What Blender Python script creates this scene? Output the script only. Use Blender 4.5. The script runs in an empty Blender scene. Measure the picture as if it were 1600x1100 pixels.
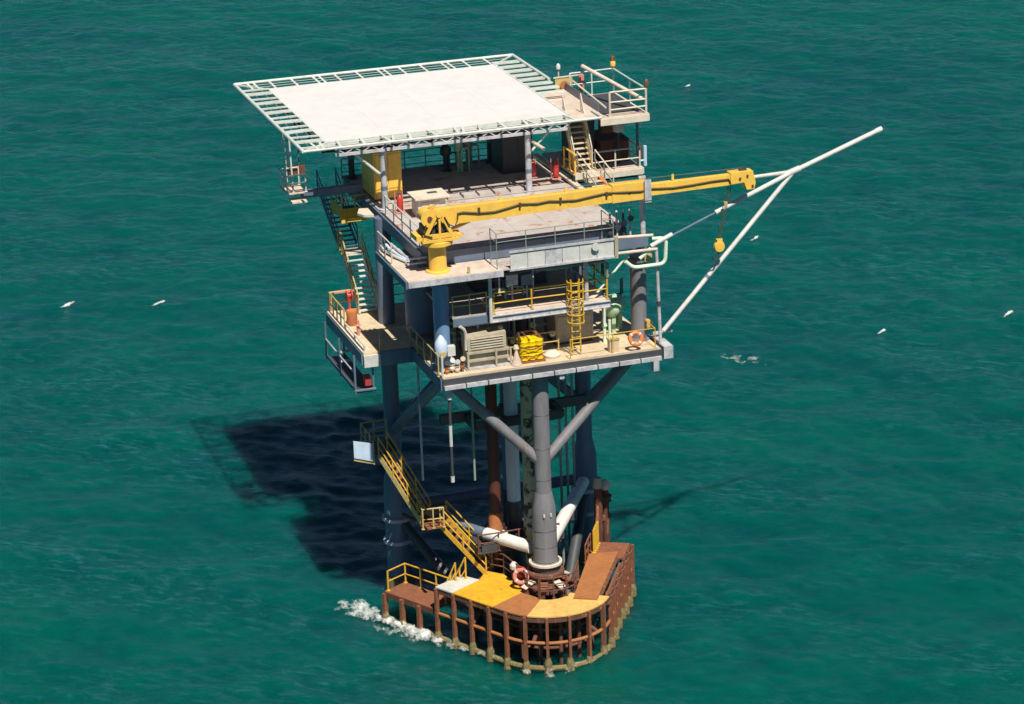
import bpy, bmesh, math, random
import numpy as np
from mathutils import Vector, Matrix
random.seed(7)
SC = bpy.context.scene
COL = SC.collection

# ------------------------------------------------------------------ camera
cam = bpy.data.cameras.new('camera'); cam_ob = bpy.data.objects.new('camera', cam); COL.objects.link(cam_ob)
Rv = Vector((0.950309, -0.309438, -0.034065)); Uv = Vector((0.131648, 0.300299, 0.944716)); Fv = Vector((0.282101, 0.902257, -0.326114))
m = Matrix((Rv, Uv, -Fv)).transposed().to_4x4(); m.translation = Vector((-35.056, -123.598, 60.874))
cam_ob.matrix_world = m
cam.sensor_width = 36; cam.lens = 4338.7/1600*36; cam.clip_start = 1; cam.clip_end = 20000
SC.camera = cam_ob
# ------------------------------------------------------------------ world and sun
SUN = Vector((0.04, -0.62, 1.0)).normalized()
el = math.asin(SUN.z); az = math.atan2(SUN.x, SUN.y)
w = bpy.data.worlds.new('World'); SC.world = w; w.use_nodes = True
nt = w.node_tree; bg = nt.nodes['Background']
sky = nt.nodes.new('ShaderNodeTexSky'); sky.sky_type = 'NISHITA'; sky.sun_disc = False
sky.sun_elevation = el; sky.sun_rotation = az; sky.air_density = 0.45; sky.dust_density = 0.0; sky.ozone_density = 3.0
nt.links.new(sky.outputs[0], bg.inputs[0]); bg.inputs[1].default_value = 0.05
sun = bpy.data.lights.new('sun', 'SUN'); sun.energy = 5.0; sun.angle = math.radians(0.5); sun.color = (1.0, 0.925, 0.79)
so = bpy.data.objects.new('sun', sun); COL.objects.link(so); so.rotation_euler = SUN.to_track_quat('Z', 'Y').to_euler(); so.location = (0, -60, 100)
SC.view_settings.view_transform = 'Standard'; SC.view_settings.look = 'None'; SC.view_settings.gamma = 1
SC.view_settings.exposure = 0.3; SC.view_settings.use_curve_mapping = False

# ------------------------------------------------------------------ materials
def paint(name, col, rough=0.5, metal=0.0, dirt=None, dirt_amt=0.35, rust=None, rust_amt=0.0, scale=1.2, bump=0.15, streak=False, var=0.12, fine=6.0):
    """a painted/weathered surface: base colour with broad variation, dirt, and patches of rust"""
    mt = bpy.data.materials.new(name); mt.use_nodes = True
    n = mt.node_tree.nodes; l = mt.node_tree.links; b = n['Principled BSDF']
    tc = n.new('ShaderNodeNewGeometry')
    mp = n.new('ShaderNodeMapping'); l.new(tc.outputs['Position'], mp.inputs[0])
    if streak: mp.inputs['Scale'].default_value = (1, 1, 0.22)
    def noise(s, d=5, r=0.6):
        t = n.new('ShaderNodeTexNoise'); t.inputs['Scale'].default_value = s; t.inputs['Detail'].default_value = d; t.inputs['Roughness'].default_value = r
        l.new(mp.outputs[0], t.inputs[0]); return t
    def ramp(src, a, c):
        r = n.new('ShaderNodeMapRange'); r.inputs[1].default_value = a; r.inputs[2].default_value = c; l.new(src, r.inputs[0]); return r.outputs[0]
    def mix(f, a, c):
        x = n.new('ShaderNodeMix'); x.data_type = 'RGBA'
        l.new(f, x.inputs[0])
        for s, v in ((6, a), (7, c)):
            if isinstance(v, tuple): x.inputs[s].default_value = (*v, 1)
            else: l.new(v, x.inputs[s])
        return x.outputs[2]
    lo = tuple(c*(1-var) for c in col); hi = tuple(min(1, c*(1+var)) for c in col)
    c = mix(ramp(noise(scale*0.7).outputs[0], 0.3, 0.7), lo, hi)
    if dirt:
        f = n.new('ShaderNodeMath'); f.operation = 'MULTIPLY'; f.inputs[1].default_value = dirt_amt
        l.new(ramp(noise(scale*2.3, 8, 0.7).outputs[0], 0.42, 0.75), f.inputs[0]); c = mix(f.outputs[0], c, dirt)
    if rust and rust_amt > 0:
        t = 0.72 - 0.35*rust_amt
        c = mix(ramp(noise(scale*1.6+0.37, 9, 0.68).outputs[0], t, t+0.07), c, rust)
    l.new(c, b.inputs['Base Color'])
    b.inputs['Roughness'].default_value = rough; b.inputs['Metallic'].default_value = metal
    if bump:
        bp = n.new('ShaderNodeBump'); bp.inputs['Strength'].default_value = bump; bp.inputs['Distance'].default_value = 0.03
        l.new(noise(fine, 6, 0.65).outputs[0], bp.inputs['Height']); l.new(bp.outputs[0], b.inputs['Normal'])
    return mt
RUST = (0.22, 0.075, 0.03)
M = dict(
 pad=paint('helideck white paint', (0.66, 0.655, 0.67), 0.6, dirt=(0.46, 0.38, 0.36), dirt_amt=0.25, rust=(0.44, 0.36, 0.33), rust_amt=0.08, scale=0.5, var=0.03, bump=0.1),
 net=paint('pale mint steel paint', (0.60, 0.655, 0.63), 0.5, dirt=(0.4, 0.35, 0.28), dirt_amt=0.5, rust=RUST, rust_amt=0.15, scale=2),
 white=paint('white steel paint', (0.60, 0.61, 0.60), 0.45, dirt=(0.36, 0.32, 0.28), dirt_amt=0.5, rust=RUST, rust_amt=0.12, scale=1.5),
 brightwhite=paint('bright white pipe coating', (0.78, 0.77, 0.73), 0.45, dirt=(0.5, 0.45, 0.38), dirt_amt=0.4, rust=RUST, rust_amt=0.12, scale=1.5),
 cream=paint('cream paint', (0.66, 0.60, 0.51), 0.55, dirt=(0.4, 0.33, 0.25), dirt_amt=0.5, rust=RUST, rust_amt=0.12, scale=1.3),
 grey=paint('mauve grey steel paint', (0.20, 0.198, 0.225), 0.5, dirt=(0.13, 0.11, 0.10), dirt_amt=0.75, rust=RUST, rust_amt=0.36, streak=True, scale=1.0),
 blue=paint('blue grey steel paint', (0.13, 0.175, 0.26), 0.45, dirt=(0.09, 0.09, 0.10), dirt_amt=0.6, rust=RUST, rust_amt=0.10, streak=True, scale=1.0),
 shadecol=paint('blue shade column paint', (0.17, 0.30, 0.52), 0.4, dirt=(0.12, 0.17, 0.25), dirt_amt=0.5, rust=RUST, rust_amt=0.08, streak=True, scale=1.0),  # blue of the skylit shade on this column is put into its base colour
 flange=paint('light grey steel paint', (0.52, 0.52, 0.56), 0.45, dirt=(0.16, 0.15, 0.17), dirt_amt=0.75, rust=RUST, rust_amt=0.2, scale=1.6),
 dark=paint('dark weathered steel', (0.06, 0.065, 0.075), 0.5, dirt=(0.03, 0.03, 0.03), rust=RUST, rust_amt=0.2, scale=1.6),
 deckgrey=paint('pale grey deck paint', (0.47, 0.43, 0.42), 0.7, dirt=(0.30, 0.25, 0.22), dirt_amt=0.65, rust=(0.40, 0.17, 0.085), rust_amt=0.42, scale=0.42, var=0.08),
 decktan=paint('cream tan deck paint', (0.63, 0.52, 0.36), 0.7, dirt=(0.38, 0.28, 0.18), dirt_amt=0.7, rust=(0.35, 0.16, 0.08), rust_amt=0.18, scale=0.9),
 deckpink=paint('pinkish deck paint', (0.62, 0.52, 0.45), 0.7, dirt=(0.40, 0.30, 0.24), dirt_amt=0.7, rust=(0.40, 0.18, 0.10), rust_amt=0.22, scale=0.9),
 crane=paint('crane yellow paint', (0.88, 0.54, 0.09), 0.4, dirt=(0.60, 0.33, 0.07), dirt_amt=0.5, rust=RUST, rust_amt=0.12, scale=1.2, var=0.06),
 yellow=paint('handrail yellow paint', (0.66, 0.40, 0.035), 0.5, dirt=(0.33, 0.18, 0.04), dirt_amt=0.6, rust=RUST, rust_amt=0.22, scale=3.0),
 oldyellow=paint('old pale yellow paint', (0.55, 0.42, 0.16), 0.55, dirt=(0.3, 0.2, 0.1), dirt_amt=0.6, rust=RUST, rust_amt=0.2, scale=2.5),
 canary=paint('canary yellow plastic', (0.82, 0.56, 0.0), 0.4, dirt=(0.5, 0.3, 0.0), dirt_amt=0.3, scale=2),
 decky=paint('deep yellow deck paint', (0.76, 0.40, 0.02), 0.6, dirt=(0.42, 0.19, 0.03), dirt_amt=0.7, rust=RUST, rust_amt=0.3, scale=1.3),
 deckpy=paint('pale yellow deck paint', (0.76, 0.47, 0.15), 0.6, dirt=(0.45, 0.22, 0.06), dirt_amt=0.75, rust=RUST, rust_amt=0.3, scale=1.3),
 deckbr=paint('orange brown primer', (0.38, 0.15, 0.05), 0.7, dirt=(0.2, 0.08, 0.04), dirt_amt=0.6, rust=(0.5, 0.25, 0.1), rust_amt=0.15, scale=1.4),
 rust=paint('red rust steel', (0.25, 0.09, 0.045), 0.85, dirt=(0.09, 0.045, 0.03), dirt_amt=0.85, rust=(0.40, 0.17, 0.07), rust_amt=0.3, scale=2.0, bump=0.5),
 rustdark=paint('brown rust steel', (0.15, 0.06, 0.04), 0.85, dirt=(0.06, 0.04, 0.03), dirt_amt=0.8, rust=(0.36, 0.15, 0.07), rust_amt=0.42, scale=2.4, bump=0.6, streak=True),
 rustpipe=paint('dark maroon pipe coating', (0.10, 0.028, 0.02), 0.6, dirt=(0.04, 0.02, 0.02), dirt_amt=0.6, streak=True, scale=1.2),
 rustorange=paint('orange rust', (0.42, 0.15, 0.05), 0.8, dirt=(0.2, 0.08, 0.04), dirt_amt=0.6, scale=3.0, bump=0.4),
 conductor=paint('pale blue conductor paint', (0.66, 0.72, 0.80), 0.4, dirt=(0.35, 0.38, 0.42), dirt_amt=0.5, streak=True, scale=1.0),
 mottled=paint('peeling pale green paint', (0.42, 0.43, 0.30), 0.6, dirt=(0.30, 0.28, 0.18), dirt_amt=0.5, rust=(0.03, 0.025, 0.02), rust_amt=0.62, scale=1.1),
 thin=paint('grey green pipe', (0.25, 0.30, 0.26), 0.5, dirt=(0.15, 0.15, 0.12), streak=True, scale=2),
 mint=paint('mint pipe paint', (0.62, 0.74, 0.60), 0.4, dirt=(0.45, 0.5, 0.4), dirt_amt=0.4, scale=2),
 tank=paint('pale green tank paint', (0.42, 0.66, 0.42), 0.4, dirt=(0.3, 0.4, 0.25), dirt_amt=0.4, scale=2),
 tan=paint('khaki equipment paint', (0.43, 0.385, 0.29), 0.55, dirt=(0.25, 0.2, 0.14), dirt_amt=0.6, rust=RUST, rust_amt=0.15, scale=1.6),
 orange=paint('lifebuoy orange', (0.78, 0.19, 0.05), 0.5, scale=3),
 red=paint('safety red', (0.50, 0.045, 0.04), 0.4, dirt=(0.3, 0.04, 0.04), scale=3),
 pink=paint('faded red paint', (0.62, 0.24, 0.20), 0.5, dirt=(0.4, 0.1, 0.08), scale=3),
 sign=paint('pale blue sign board', (0.52, 0.64, 0.82), 0.5, dirt=(0.5, 0.58, 0.68), dirt_amt=0.5, scale=3),
 algae=paint('barnacles and weed', (0.22, 0.17, 0.075), 0.9, dirt=(0.06, 0.07, 0.03), dirt_amt=0.9, rust=(0.42, 0.36, 0.25), rust_amt=0.4, scale=3.5, bump=1.0),
 hose=paint('black hose rubber', (0.10, 0.06, 0.02), 0.6, scale=3),
 glass=paint('lamp glass', (0.8, 0.6, 0.3), 0.2, scale=3, bump=0),
)

# ------------------------------------------------------------------ mesh helpers
class MB:
    def __init__(s): s.v = []; s.f = []
    def add(s, vs, fs):
        o = len(s.v); s.v += [tuple(x) for x in vs]; s.f += [tuple(i+o for i in f) for f in fs]; return s
    def box(s, x0, x1, y0, y1, z0, z1):
        return s.add([(x0,y0,z0),(x1,y0,z0),(x1,y1,z0),(x0,y1,z0),(x0,y0,z1),(x1,y0,z1),(x1,y1,z1),(x0,y1,z1)],
              [(3,2,1,0),(4,5,6,7),(0,1,5,4),(1,2,6,5),(2,3,7,6),(3,0,4,7)])
    def beam(s, a, b, wd, h, up=(0,0,1)):
        a = Vector(a); b = Vector(b); d = (b-a).normalized(); up = Vector(up)
        if abs(d.dot(up)) > 0.98: up = Vector((0,1,0))
        sx = d.cross(up).normalized()*wd/2; sy = sx.cross(d).normalized()*h/2
        vs = [p+i*sx+j*sy for p in (a,b) for i,j in ((-1,-1),(1,-1),(1,1),(-1,1))]
        return s.add(vs, [(0,1,2,3),(7,6,5,4),(0,4,5,1),(1,5,6,2),(2,6,7,3),(3,7,4,0)])
    def ibeam(s, a, b, wd, h):
        a = Vector(a); b = Vector(b); z = Vector((0,0,h/2-0.02))
        s.beam(a+z, b+z, wd, 0.04); s.beam(a-z, b-z, wd, 0.04); s.beam(a, b, 0.03, h-0.08); return s
    def ring(s, c, d, r, n):
        d = Vector(d).normalized(); u = Vector((0,0,1)) if abs(d.z) < 0.9 else Vector((1,0,0))
        x = d.cross(u).normalized(); y = d.cross(x)
        return [Vector(c)+r*(math.cos(2*math.pi*i/n)*x+math.sin(2*math.pi*i/n)*y) for i in range(n)]
    def tube(s, a, b, r, r2=None, n=12, cap=True):
        r2 = r if r2 is None else r2; a = Vector(a); b = Vector(b); d = b-a
        vs = s.ring(a, d, r, n)+s.ring(b, d, r2, n)
        fs = [(i, (i+1) % n, n+(i+1) % n, n+i) for i in range(n)]
        if cap: fs += [tuple(range(n-1,-1,-1)), tuple(range(n, 2*n))]
        return s.add(vs, fs)
    def path(s, pts, r, n=8, closed=False):
        pts = [Vector(p) for p in pts]; k = len(pts); vs = []; prev = None
        for i, p in enumerate(pts):
            if closed: d = pts[(i+1) % k]-pts[i-1]
            else: d = pts[min(i+1,k-1)]-pts[max(i-1,0)]
            d.normalize()
            if prev is None:
                u = Vector((0,0,1)) if abs(d.z) < 0.9 else Vector((1,0,0)); x = d.cross(u).normalized()
            else:
                x = (prev-d*prev.dot(d)).normalized()
            prev = x; y = d.cross(x); rr = r[i] if isinstance(r, (list,tuple)) else r
            vs += [p+rr*(math.cos(2*math.pi*j/n)*x+math.sin(2*math.pi*j/n)*y) for j in range(n)]
        fs = []
        for i in range(k if closed else k-1):
            a = i*n; b = ((i+1) % k)*n
            fs += [(a+j, a+(j+1) % n, b+(j+1) % n, b+j) for j in range(n)]
        if not closed: fs += [tuple(range(n-1,-1,-1)), tuple(range((k-1)*n, k*n))]
        return s.add(vs, fs)
    def prism(s, poly, z0, z1):
        n = len(poly); vs = [(x,y,z0) for x,y in poly]+[(x,y,z1) for x,y in poly]
        return s.add(vs, [tuple(range(n-1,-1,-1)), tuple(range(n,2*n))]+[(i,(i+1)%n,n+(i+1)%n,n+i) for i in range(n)])
    def lathe(s, c, prof, axis=(0,0,1), n=16):
        c = Vector(c); d = Vector(axis).normalized(); k = len(prof); vs = []
        for r, h in prof: vs += s.ring(c+d*h, d, max(r, 0.002), n)
        fs = [(i*n+j, i*n+(j+1)%n, (i+1)*n+(j+1)%n, (i+1)*n+j) for i in range(k-1) for j in range(n)]
        fs += [tuple(range(n-1,-1,-1)), tuple(range((k-1)*n, k*n))]
        return s.add(vs, fs)
    def mesh(s, name, off=(0,0,0), smooth=None):
        o = Vector(off); me = bpy.data.meshes.new(name)
        me.from_pydata([tuple(Vector(v)-o) for v in s.v], [], s.f); me.update()
        bm = bmesh.new(); bm.from_mesh(me); bmesh.ops.recalc_face_normals(bm, faces=bm.faces); bm.to_mesh(me); bm.free()
        me.polygons.foreach_set('use_smooth', [True]*len(me.polygons))
        me.set_sharp_from_angle(angle=math.radians(38))
        return me
ROOT = {}
def thing(name, label, cat, loc, group=None):
    o = bpy.data.objects.new(name, None); COL.objects.link(o); o.location = loc; o.empty_display_size = 0.3
    o['label'] = label; o['category'] = cat
    if group: o['group'] = group
    ROOT[o.name] = Vector(loc); return o
def part(name, mb, mat, parent, label=None):
    base = ROOT[parent.name]
    me = mb.mesh(name, base); me.materials.append(M[mat])
    o = bpy.data.objects.new(name, me); COL.objects.link(o); o.parent = parent
    ROOT[o.name] = base
    if label: o['label'] = label
    return o
def solo(name, mb, mat, label, cat, loc, group=None):
    me = mb.mesh(name, loc); me.materials.append(M[mat]); o = bpy.data.objects.new(name, me); COL.objects.link(o); o.location = loc
    o['label'] = label; o['category'] = cat
    if group: o['group'] = group
    ROOT[o.name] = Vector(loc); return o
MESH = {}
def shared(key, fn, mat):
    k = (key, mat)
    if k not in MESH:
        me = fn().mesh(key.split(':')[0]); me.materials.append(M[mat]); MESH[k] = me
    return MESH[k]
def inst(name, me, parent, loc, rot=None, scale=None):
    o = bpy.data.objects.new(name, me); COL.objects.link(o); o.parent = parent
    o.location = Vector(loc)-ROOT[parent.name]
    if rot is not None: o.rotation_euler = rot
    if scale: o.scale = scale
    return o
def rounded_(pts, r, k=5):
    pts = [Vector(p) for p in pts]; out = [pts[0]]
    for a, b, c in zip(pts[:-2], pts[1:-1], pts[2:]):
        u = (a-b).normalized(); v = (c-b).normalized(); q = min(r, (a-b).length*.45, (c-b).length*.45)
        p0 = b+u*q; p1 = b+v*q
        out += [p0*(1-t_)**2+b*2*t_*(1-t_)+p1*t_**2 for t_ in [i/k for i in range(k+1)]]
    return out+[pts[-1]]
def along(pts, step):
    """points every ~step along a 3-D polyline, its corners included"""
    out = []
    for a, b in zip(pts[:-1], pts[1:]):
        a = Vector(a); b = Vector(b); n = max(1, round((b-a).length/step))
        out += [a.lerp(b, i/n) for i in range(n)]
    return out+[Vector(pts[-1])]
def railing(root, pts, mat='cream', h=1.1, step=1.6, r=0.035, kick=None, label=None, mids=(0.52,), name='railing'):
    mb = MB(); pts = [Vector(p) for p in pts]
    for z in (h,)+tuple(mids):
        jit = [p+Vector((random.uniform(-.012,.012), random.uniform(-.012,.012), z+random.uniform(-.012,.012))) for p in along(pts, step)]
        mb.path(jit, r if z == h else r*0.85, 6)
    if kick:
        for a, b in zip(pts[:-1], pts[1:]): mb.beam(a+Vector((0,0,kick/2+.01)), b+Vector((0,0,kick/2+.01)), 0.012, kick)
    rl = part(name, mb, mat, root, label)
    me = shared('post:%.2f:%.3f' % (h, r), lambda: MB().tube((0,0,0),(0,0,h+0.01), r*1.1, n=6).box(-r*2, r*2, -r*2, r*2, 0, 0.03), mat)
    for p in along(pts, step): inst('post', me, rl, p)
    return rl
def stair(name, label, foot, head, wdir, width, n, mat='yellow', tmat=None, rail=True, group=None, both=True, rmat=None):
    foot = Vector(foot); head = Vector(head); wd = Vector(wdir).normalized()*width/2
    t = thing(name, label, 'staircase', foot, group)
    for sgn in (-1, 1):
        part('stringer', MB().beam(foot+sgn*wd, head+sgn*wd, 0.05, 0.24), mat, t)
    ang = math.atan2(wd.y, wd.x)
    me = shared('tread:%.2f' % width, lambda: MB().box(-width/2+0.03, width/2-0.03, -0.13, 0.13, -0.02, 0.02), tmat or mat)
    for i in range(n):
        p = foot.lerp(head, (i+0.6)/n); inst('tread', me, t, p, (0,0,ang))
    if rail:
        run = (head-foot)
        for sgn in ((-1, 1) if both else (1,)):
            mb = MB(); a = foot+sgn*wd*1.05; b = head+sgn*wd*1.05
            for z in (0.55, 1.05): mb.path([a+Vector((0,0,z)), b+Vector((0,0,z))], 0.036, 6)
            k = max(2, round(run.length/1.4))
            for i in range(k+1):
                p = a.lerp(b, i/k); mb.tube(p, p+Vector((0,0,1.05)), 0.036, n=6)
            part('handrail', mb, rmat or mat, t)
    return t

# ------------------------------------------------------------------ the sea: one sheet, wave relief near, flat to the horizon
def wave_field(N, S, wind, amp, rng, kmin=0, spread=2):
    k = np.fft.fftfreq(N, S/N)*2*np.pi; kx, ky = np.meshgrid(k, k); K = np.hypot(kx, ky); K[0,0] = 1e-6
    Lw = wind[2]
    P = np.exp(-1/(K*Lw)**2)/K**3.7*(0.2+np.abs((kx*wind[0]+ky*wind[1])/K)**spread)*np.exp(-(K*0.12)**2)
    P[K < kmin] = 0; P[0,0] = 0
    h = np.fft.ifft2(np.sqrt(P)*(rng.normal(size=(N,N))+1j*rng.normal(size=(N,N)))).real
    return h/h.std()*amp
rng = np.random.default_rng(3)
def sea():
    N, S = 1024, 230.0
    d = np.array([0.68, 0.73])
    H = wave_field(N, S, (0.6, 0.8, 2.6), 0.07, rng) + wave_field(N, S, (d[0], d[1], 1.0), 0.04, rng) + wave_field(N, S, (0.55, 0.84, 0.3), 0.018, rng, 1.2, 2) + wave_field(N, S, (0.8, 0.6, 0.22), 0.018, rng, 1.6, 2)
    xs = np.concatenate([-np.geomspace(6000, 31, 14), np.arange(-30, 112, 0.26), np.geomspace(113, 6000, 14)])
    ys = np.concatenate([-np.geomspace(3000, 17, 12), np.arange(-16, 192, 0.32), np.geomspace(193, 12000, 16)])
    X, Y = np.meshgrid(xs, ys)
    u = (X/S*N) % N; v = (Y/S*N) % N
    i = np.floor(u).astype(int); j = np.floor(v).astype(int); fu = u-i; fv = v-j
    g = lambda a, b: H[b % N, a % N]
    Z = (g(i,j)*(1-fu)+g(i+1,j)*fu)*(1-fv)+(g(i,j+1)*(1-fu)+g(i+1,j+1)*fu)*fv
    edge = np.minimum(np.minimum(X+32, 114-X), np.minimum(Y+18, 194-Y))
    Z = Z*np.clip(edge/6, 0, 1)
    ny, nx = X.shape
    me = bpy.data.meshes.new('sea'); me.vertices.add(nx*ny)
    me.vertices.foreach_set('co', np.stack([X, Y, Z], -1).astype(np.float32).ravel())
    a = (np.arange(ny-1)[:,None]*nx+np.arange(nx-1)[None]).ravel()
    q = np.stack([a, a+1, a+nx+1, a+nx], 1).astype(np.int32)
    me.loops.add(q.size); me.loops.foreach_set('vertex_index', q.ravel())
    me.polygons.add(len(q)); me.polygons.foreach_set('loop_start', np.arange(0, q.size, 4, dtype=np.int32))
    me.polygons.foreach_set('use_smooth', np.ones(len(q), bool)); me.update(calc_edges=True)
    mt = bpy.data.materials.new('sea water'); mt.use_nodes = True; n = mt.node_tree.nodes; l = mt.node_tree.links; b = n['Principled BSDF']
    geo = n.new('ShaderNodeNewGeometry')
    t1 = n.new('ShaderNodeTexNoise'); t1.inputs['Scale'].default_value = 0.035; t1.inputs['Detail'].default_value = 4; l.new(geo.outputs['Position'], t1.inputs[0])
    t3 = n.new('ShaderNodeTexNoise'); t3.inputs['Scale'].default_value = 0.22; t3.inputs['Detail'].default_value = 5; l.new(geo.outputs['Position'], t3.inputs[0])
    av = n.new('ShaderNodeMath'); av.operation = 'MULTIPLY_ADD'; av.inputs[1].default_value = 0.5; l.new(t3.outputs[0], av.inputs[0])
    hf = n.new('ShaderNodeMath'); hf.operation = 'MULTIPLY'; hf.inputs[1].default_value = 0.5; l.new(t1.outputs[0], hf.inputs[0]); l.new(hf.outputs[0], av.inputs[2])
    cr = n.new('ShaderNodeValToRGB'); l.new(av.outputs[0], cr.inputs[0])
    cr.color_ramp.elements[0].position = 0.36; cr.color_ramp.elements[0].color = (0.0002, 0.058, 0.064, 1)
    cr.color_ramp.elements[1].position = 0.64; cr.color_ramp.elements[1].color = (0.0002, 0.086, 0.067, 1)
    l.new(cr.outputs[0], b.inputs['Base Color'])
    b.inputs['Roughness'].default_value = 0.25; b.inputs['IOR'].default_value = 1.33
    b.inputs['Subsurface Weight'].default_value = 1.0; b.inputs['Subsurface Radius'].default_value = (0.15, 1.0, 0.9); b.inputs['Subsurface Scale'].default_value = 9.0
    b.inputs['Specular Tint'].default_value = (0.45, 0.85, 1.0, 1)
    def tex(scale, detail, stretch, ang, rough=0.6):
        mp = n.new('ShaderNodeMapping'); mp.vector_type = 'TEXTURE'; mp.inputs['Rotation'].default_value = (0,0,math.radians(ang)); mp.inputs['Scale'].default_value = (stretch, 1, 1)
        l.new(geo.outputs['Position'], mp.inputs[0])
        t = n.new('ShaderNodeTexNoise'); t.inputs['Scale'].default_value = scale; t.inputs['Detail'].default_value = detail; t.inputs['Roughness'].default_value = rough
        l.new(mp.outputs[0], t.inputs[0]); return t.outputs[0]
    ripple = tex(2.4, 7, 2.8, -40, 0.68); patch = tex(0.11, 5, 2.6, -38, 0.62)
    # wind-roughened patches: stronger ripples and bluish sky reflection painted into the base colour
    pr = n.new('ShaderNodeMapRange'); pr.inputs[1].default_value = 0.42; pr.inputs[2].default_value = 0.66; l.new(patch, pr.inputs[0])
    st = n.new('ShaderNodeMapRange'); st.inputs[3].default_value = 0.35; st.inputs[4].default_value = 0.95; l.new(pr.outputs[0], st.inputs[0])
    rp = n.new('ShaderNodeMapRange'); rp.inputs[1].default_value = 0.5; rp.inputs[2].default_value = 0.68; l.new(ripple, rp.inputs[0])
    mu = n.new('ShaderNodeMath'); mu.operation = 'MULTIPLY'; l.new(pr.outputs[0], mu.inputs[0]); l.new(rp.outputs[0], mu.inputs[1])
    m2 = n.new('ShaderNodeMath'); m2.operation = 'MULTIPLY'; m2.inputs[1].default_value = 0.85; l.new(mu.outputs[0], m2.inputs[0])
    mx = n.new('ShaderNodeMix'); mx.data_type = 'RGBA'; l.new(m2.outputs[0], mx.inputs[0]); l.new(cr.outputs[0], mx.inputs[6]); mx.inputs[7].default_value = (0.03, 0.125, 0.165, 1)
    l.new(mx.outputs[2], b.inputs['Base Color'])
    bp = n.new('ShaderNodeBump'); bp.inputs['Distance'].default_value = 0.16
    l.new(st.outputs[0], bp.inputs['Strength']); l.new(ripple, bp.inputs['Height']); l.new(bp.outputs[0], b.inputs['Normal'])
    b.inputs['Specular IOR Level'].default_value = 0.34
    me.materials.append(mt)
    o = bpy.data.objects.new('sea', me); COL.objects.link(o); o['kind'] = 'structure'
    o['label'] = 'teal green choppy sea around the platform'
    def height(x, y):
        a = int(x/S*N) % N; c = int(y/S*N) % N; return float(H[c, a])
    return height
sea_h = sea()
fm = bpy.data.materials.new('sea foam'); fm.use_nodes = True
def _foam():
    n = fm.node_tree.nodes; l = fm.node_tree.links; b = n['Principled BSDF']
    b.inputs['Base Color'].default_value = (0.74, 0.80, 0.81, 1); b.inputs['Roughness'].default_value = 0.8
    g = n.new('ShaderNodeNewGeometry'); at_ = n.new('ShaderNodeAttribute'); at_.attribute_name = 'cover'
    t = n.new('ShaderNodeTexNoise'); t.inputs['Scale'].default_value = 1.9; t.inputs['Detail'].default_value = 6; t.inputs['Roughness'].default_value = 0.62; l.new(g.outputs['Position'], t.inputs[0])
    ad = n.new('ShaderNodeMath'); ad.operation = 'ADD'; l.new(t.outputs[0], ad.inputs[0]); l.new(at_.outputs['Fac'], ad.inputs[1])
    r = n.new('ShaderNodeMapRange'); r.inputs[1].default_value = 1.0; r.inputs[2].default_value = 1.42; l.new(ad.outputs[0], r.inputs[0])
    l.new(r.outputs[0], b.inputs['Alpha'])
    p = n.new('ShaderNodeBump'); p.inputs['Distance'].default_value = 0.1; l.new(t.outputs[0], p.inputs['Height']); l.new(p.outputs[0], b.inputs['Normal'])
_foam()

# ------------------------------------------------------------------ jacket: three legs, knee braces, horizontals
LF = Vector((5.25, 0.85, 0)); LL = Vector((-0.15, 9.7, 0)); LR = Vector((10.55, 9.7, 0))
def at(p, z): return Vector((p.x, p.y, z))
DK = 15.3     # lower deck level
GZ = 20.5     # crane platform level
MZ = 21.2     # main deck level
HZ = 25.1     # helideck level
jk = thing('support_jacket', 'grey three-legged steel jacket with slanting braces under the decks', 'jacket', (5.2, 5, 0))
part('leg', MB().tube(at(LF,-2), at(LF,14.45), 0.42, n=24), 'grey', jk, 'front leg, mauve grey in sunlight')
part('leg', MB().tube(at(LL,-2), at(LL,21.0), 0.43, n=20), 'blue', jk)
part('leg', MB().tube(at(LR,-2), at(LR,21.0), 0.43, n=20), 'blue', jk)
part('leg_sleeve', MB().lathe(at(LF,4.5), [(0.64,0),(0.63,0.5),(0.62,2.2),(0.60,2.9),(0.44,3.7)], n=28), 'grey', jk)
part('leg_sleeve', MB().lathe(at(LF,-2), [(0.7,0),(0.72,6.45)], n=24), 'dark', jk)
part('collar_ring', MB().lathe(at(LF,4.30), [(0.72,0),(0.86,0.02),(0.86,0.13),(0.66,0.15)], n=32), 'cream', jk)
for L in (LL, LR):
    part('leg_sleeve', MB().lathe(at(L,-2), [(0.66,0),(0.66,7.6),(0.62,8.4),(0.44,9.2)], n=20), 'blue', jk)
for e in (Vector((0.6, 1.9, 14.6)), Vector((10.8, 1.9, 14.6))):
    part('knee_brace', MB().tube(at(LF,9.75), e, 0.27, n=18), 'grey', jk)
part('knee_brace', MB().tube(at(LL,9.2), Vector((0.6,1.9,14.6)), 0.27, n=14), 'blue', jk)
part('knee_brace', MB().tube(at(LR,9.2), Vector((10.8,1.9,14.6)), 0.27, n=14), 'blue', jk)
part('knee_brace', MB().tube(at(LL,9.2), Vector((5.2,9.7,14.4)), 0.27, n=14), 'blue', jk)
part('knee_brace', MB().tube(at(LR,9.2), Vector((5.2,9.7,14.4)), 0.27, n=14), 'blue', jk)
hz = 4.9
dL = (LL-LF).normalized(); dR = (LR-LF).normalized()
part('horizontal_brace', MB().tube(at(LF,hz)+dL*0.9, at(LF,hz)+dL*4.0, 0.33, n=18), 'brightwhite', jk, 'white sleeve on the brace beside the yellow stairs')
part('horizontal_brace', MB().tube(at(LF,hz)+dL*4.0, at(LL,hz)-dL*0.4, 0.29, n=16), 'blue', jk)
part('horizontal_brace', MB().tube(at(LF,hz)+dR*0.5, at(LR,hz)-dR*0.4, 0.34, n=18), 'brightwhite', jk)
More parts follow.
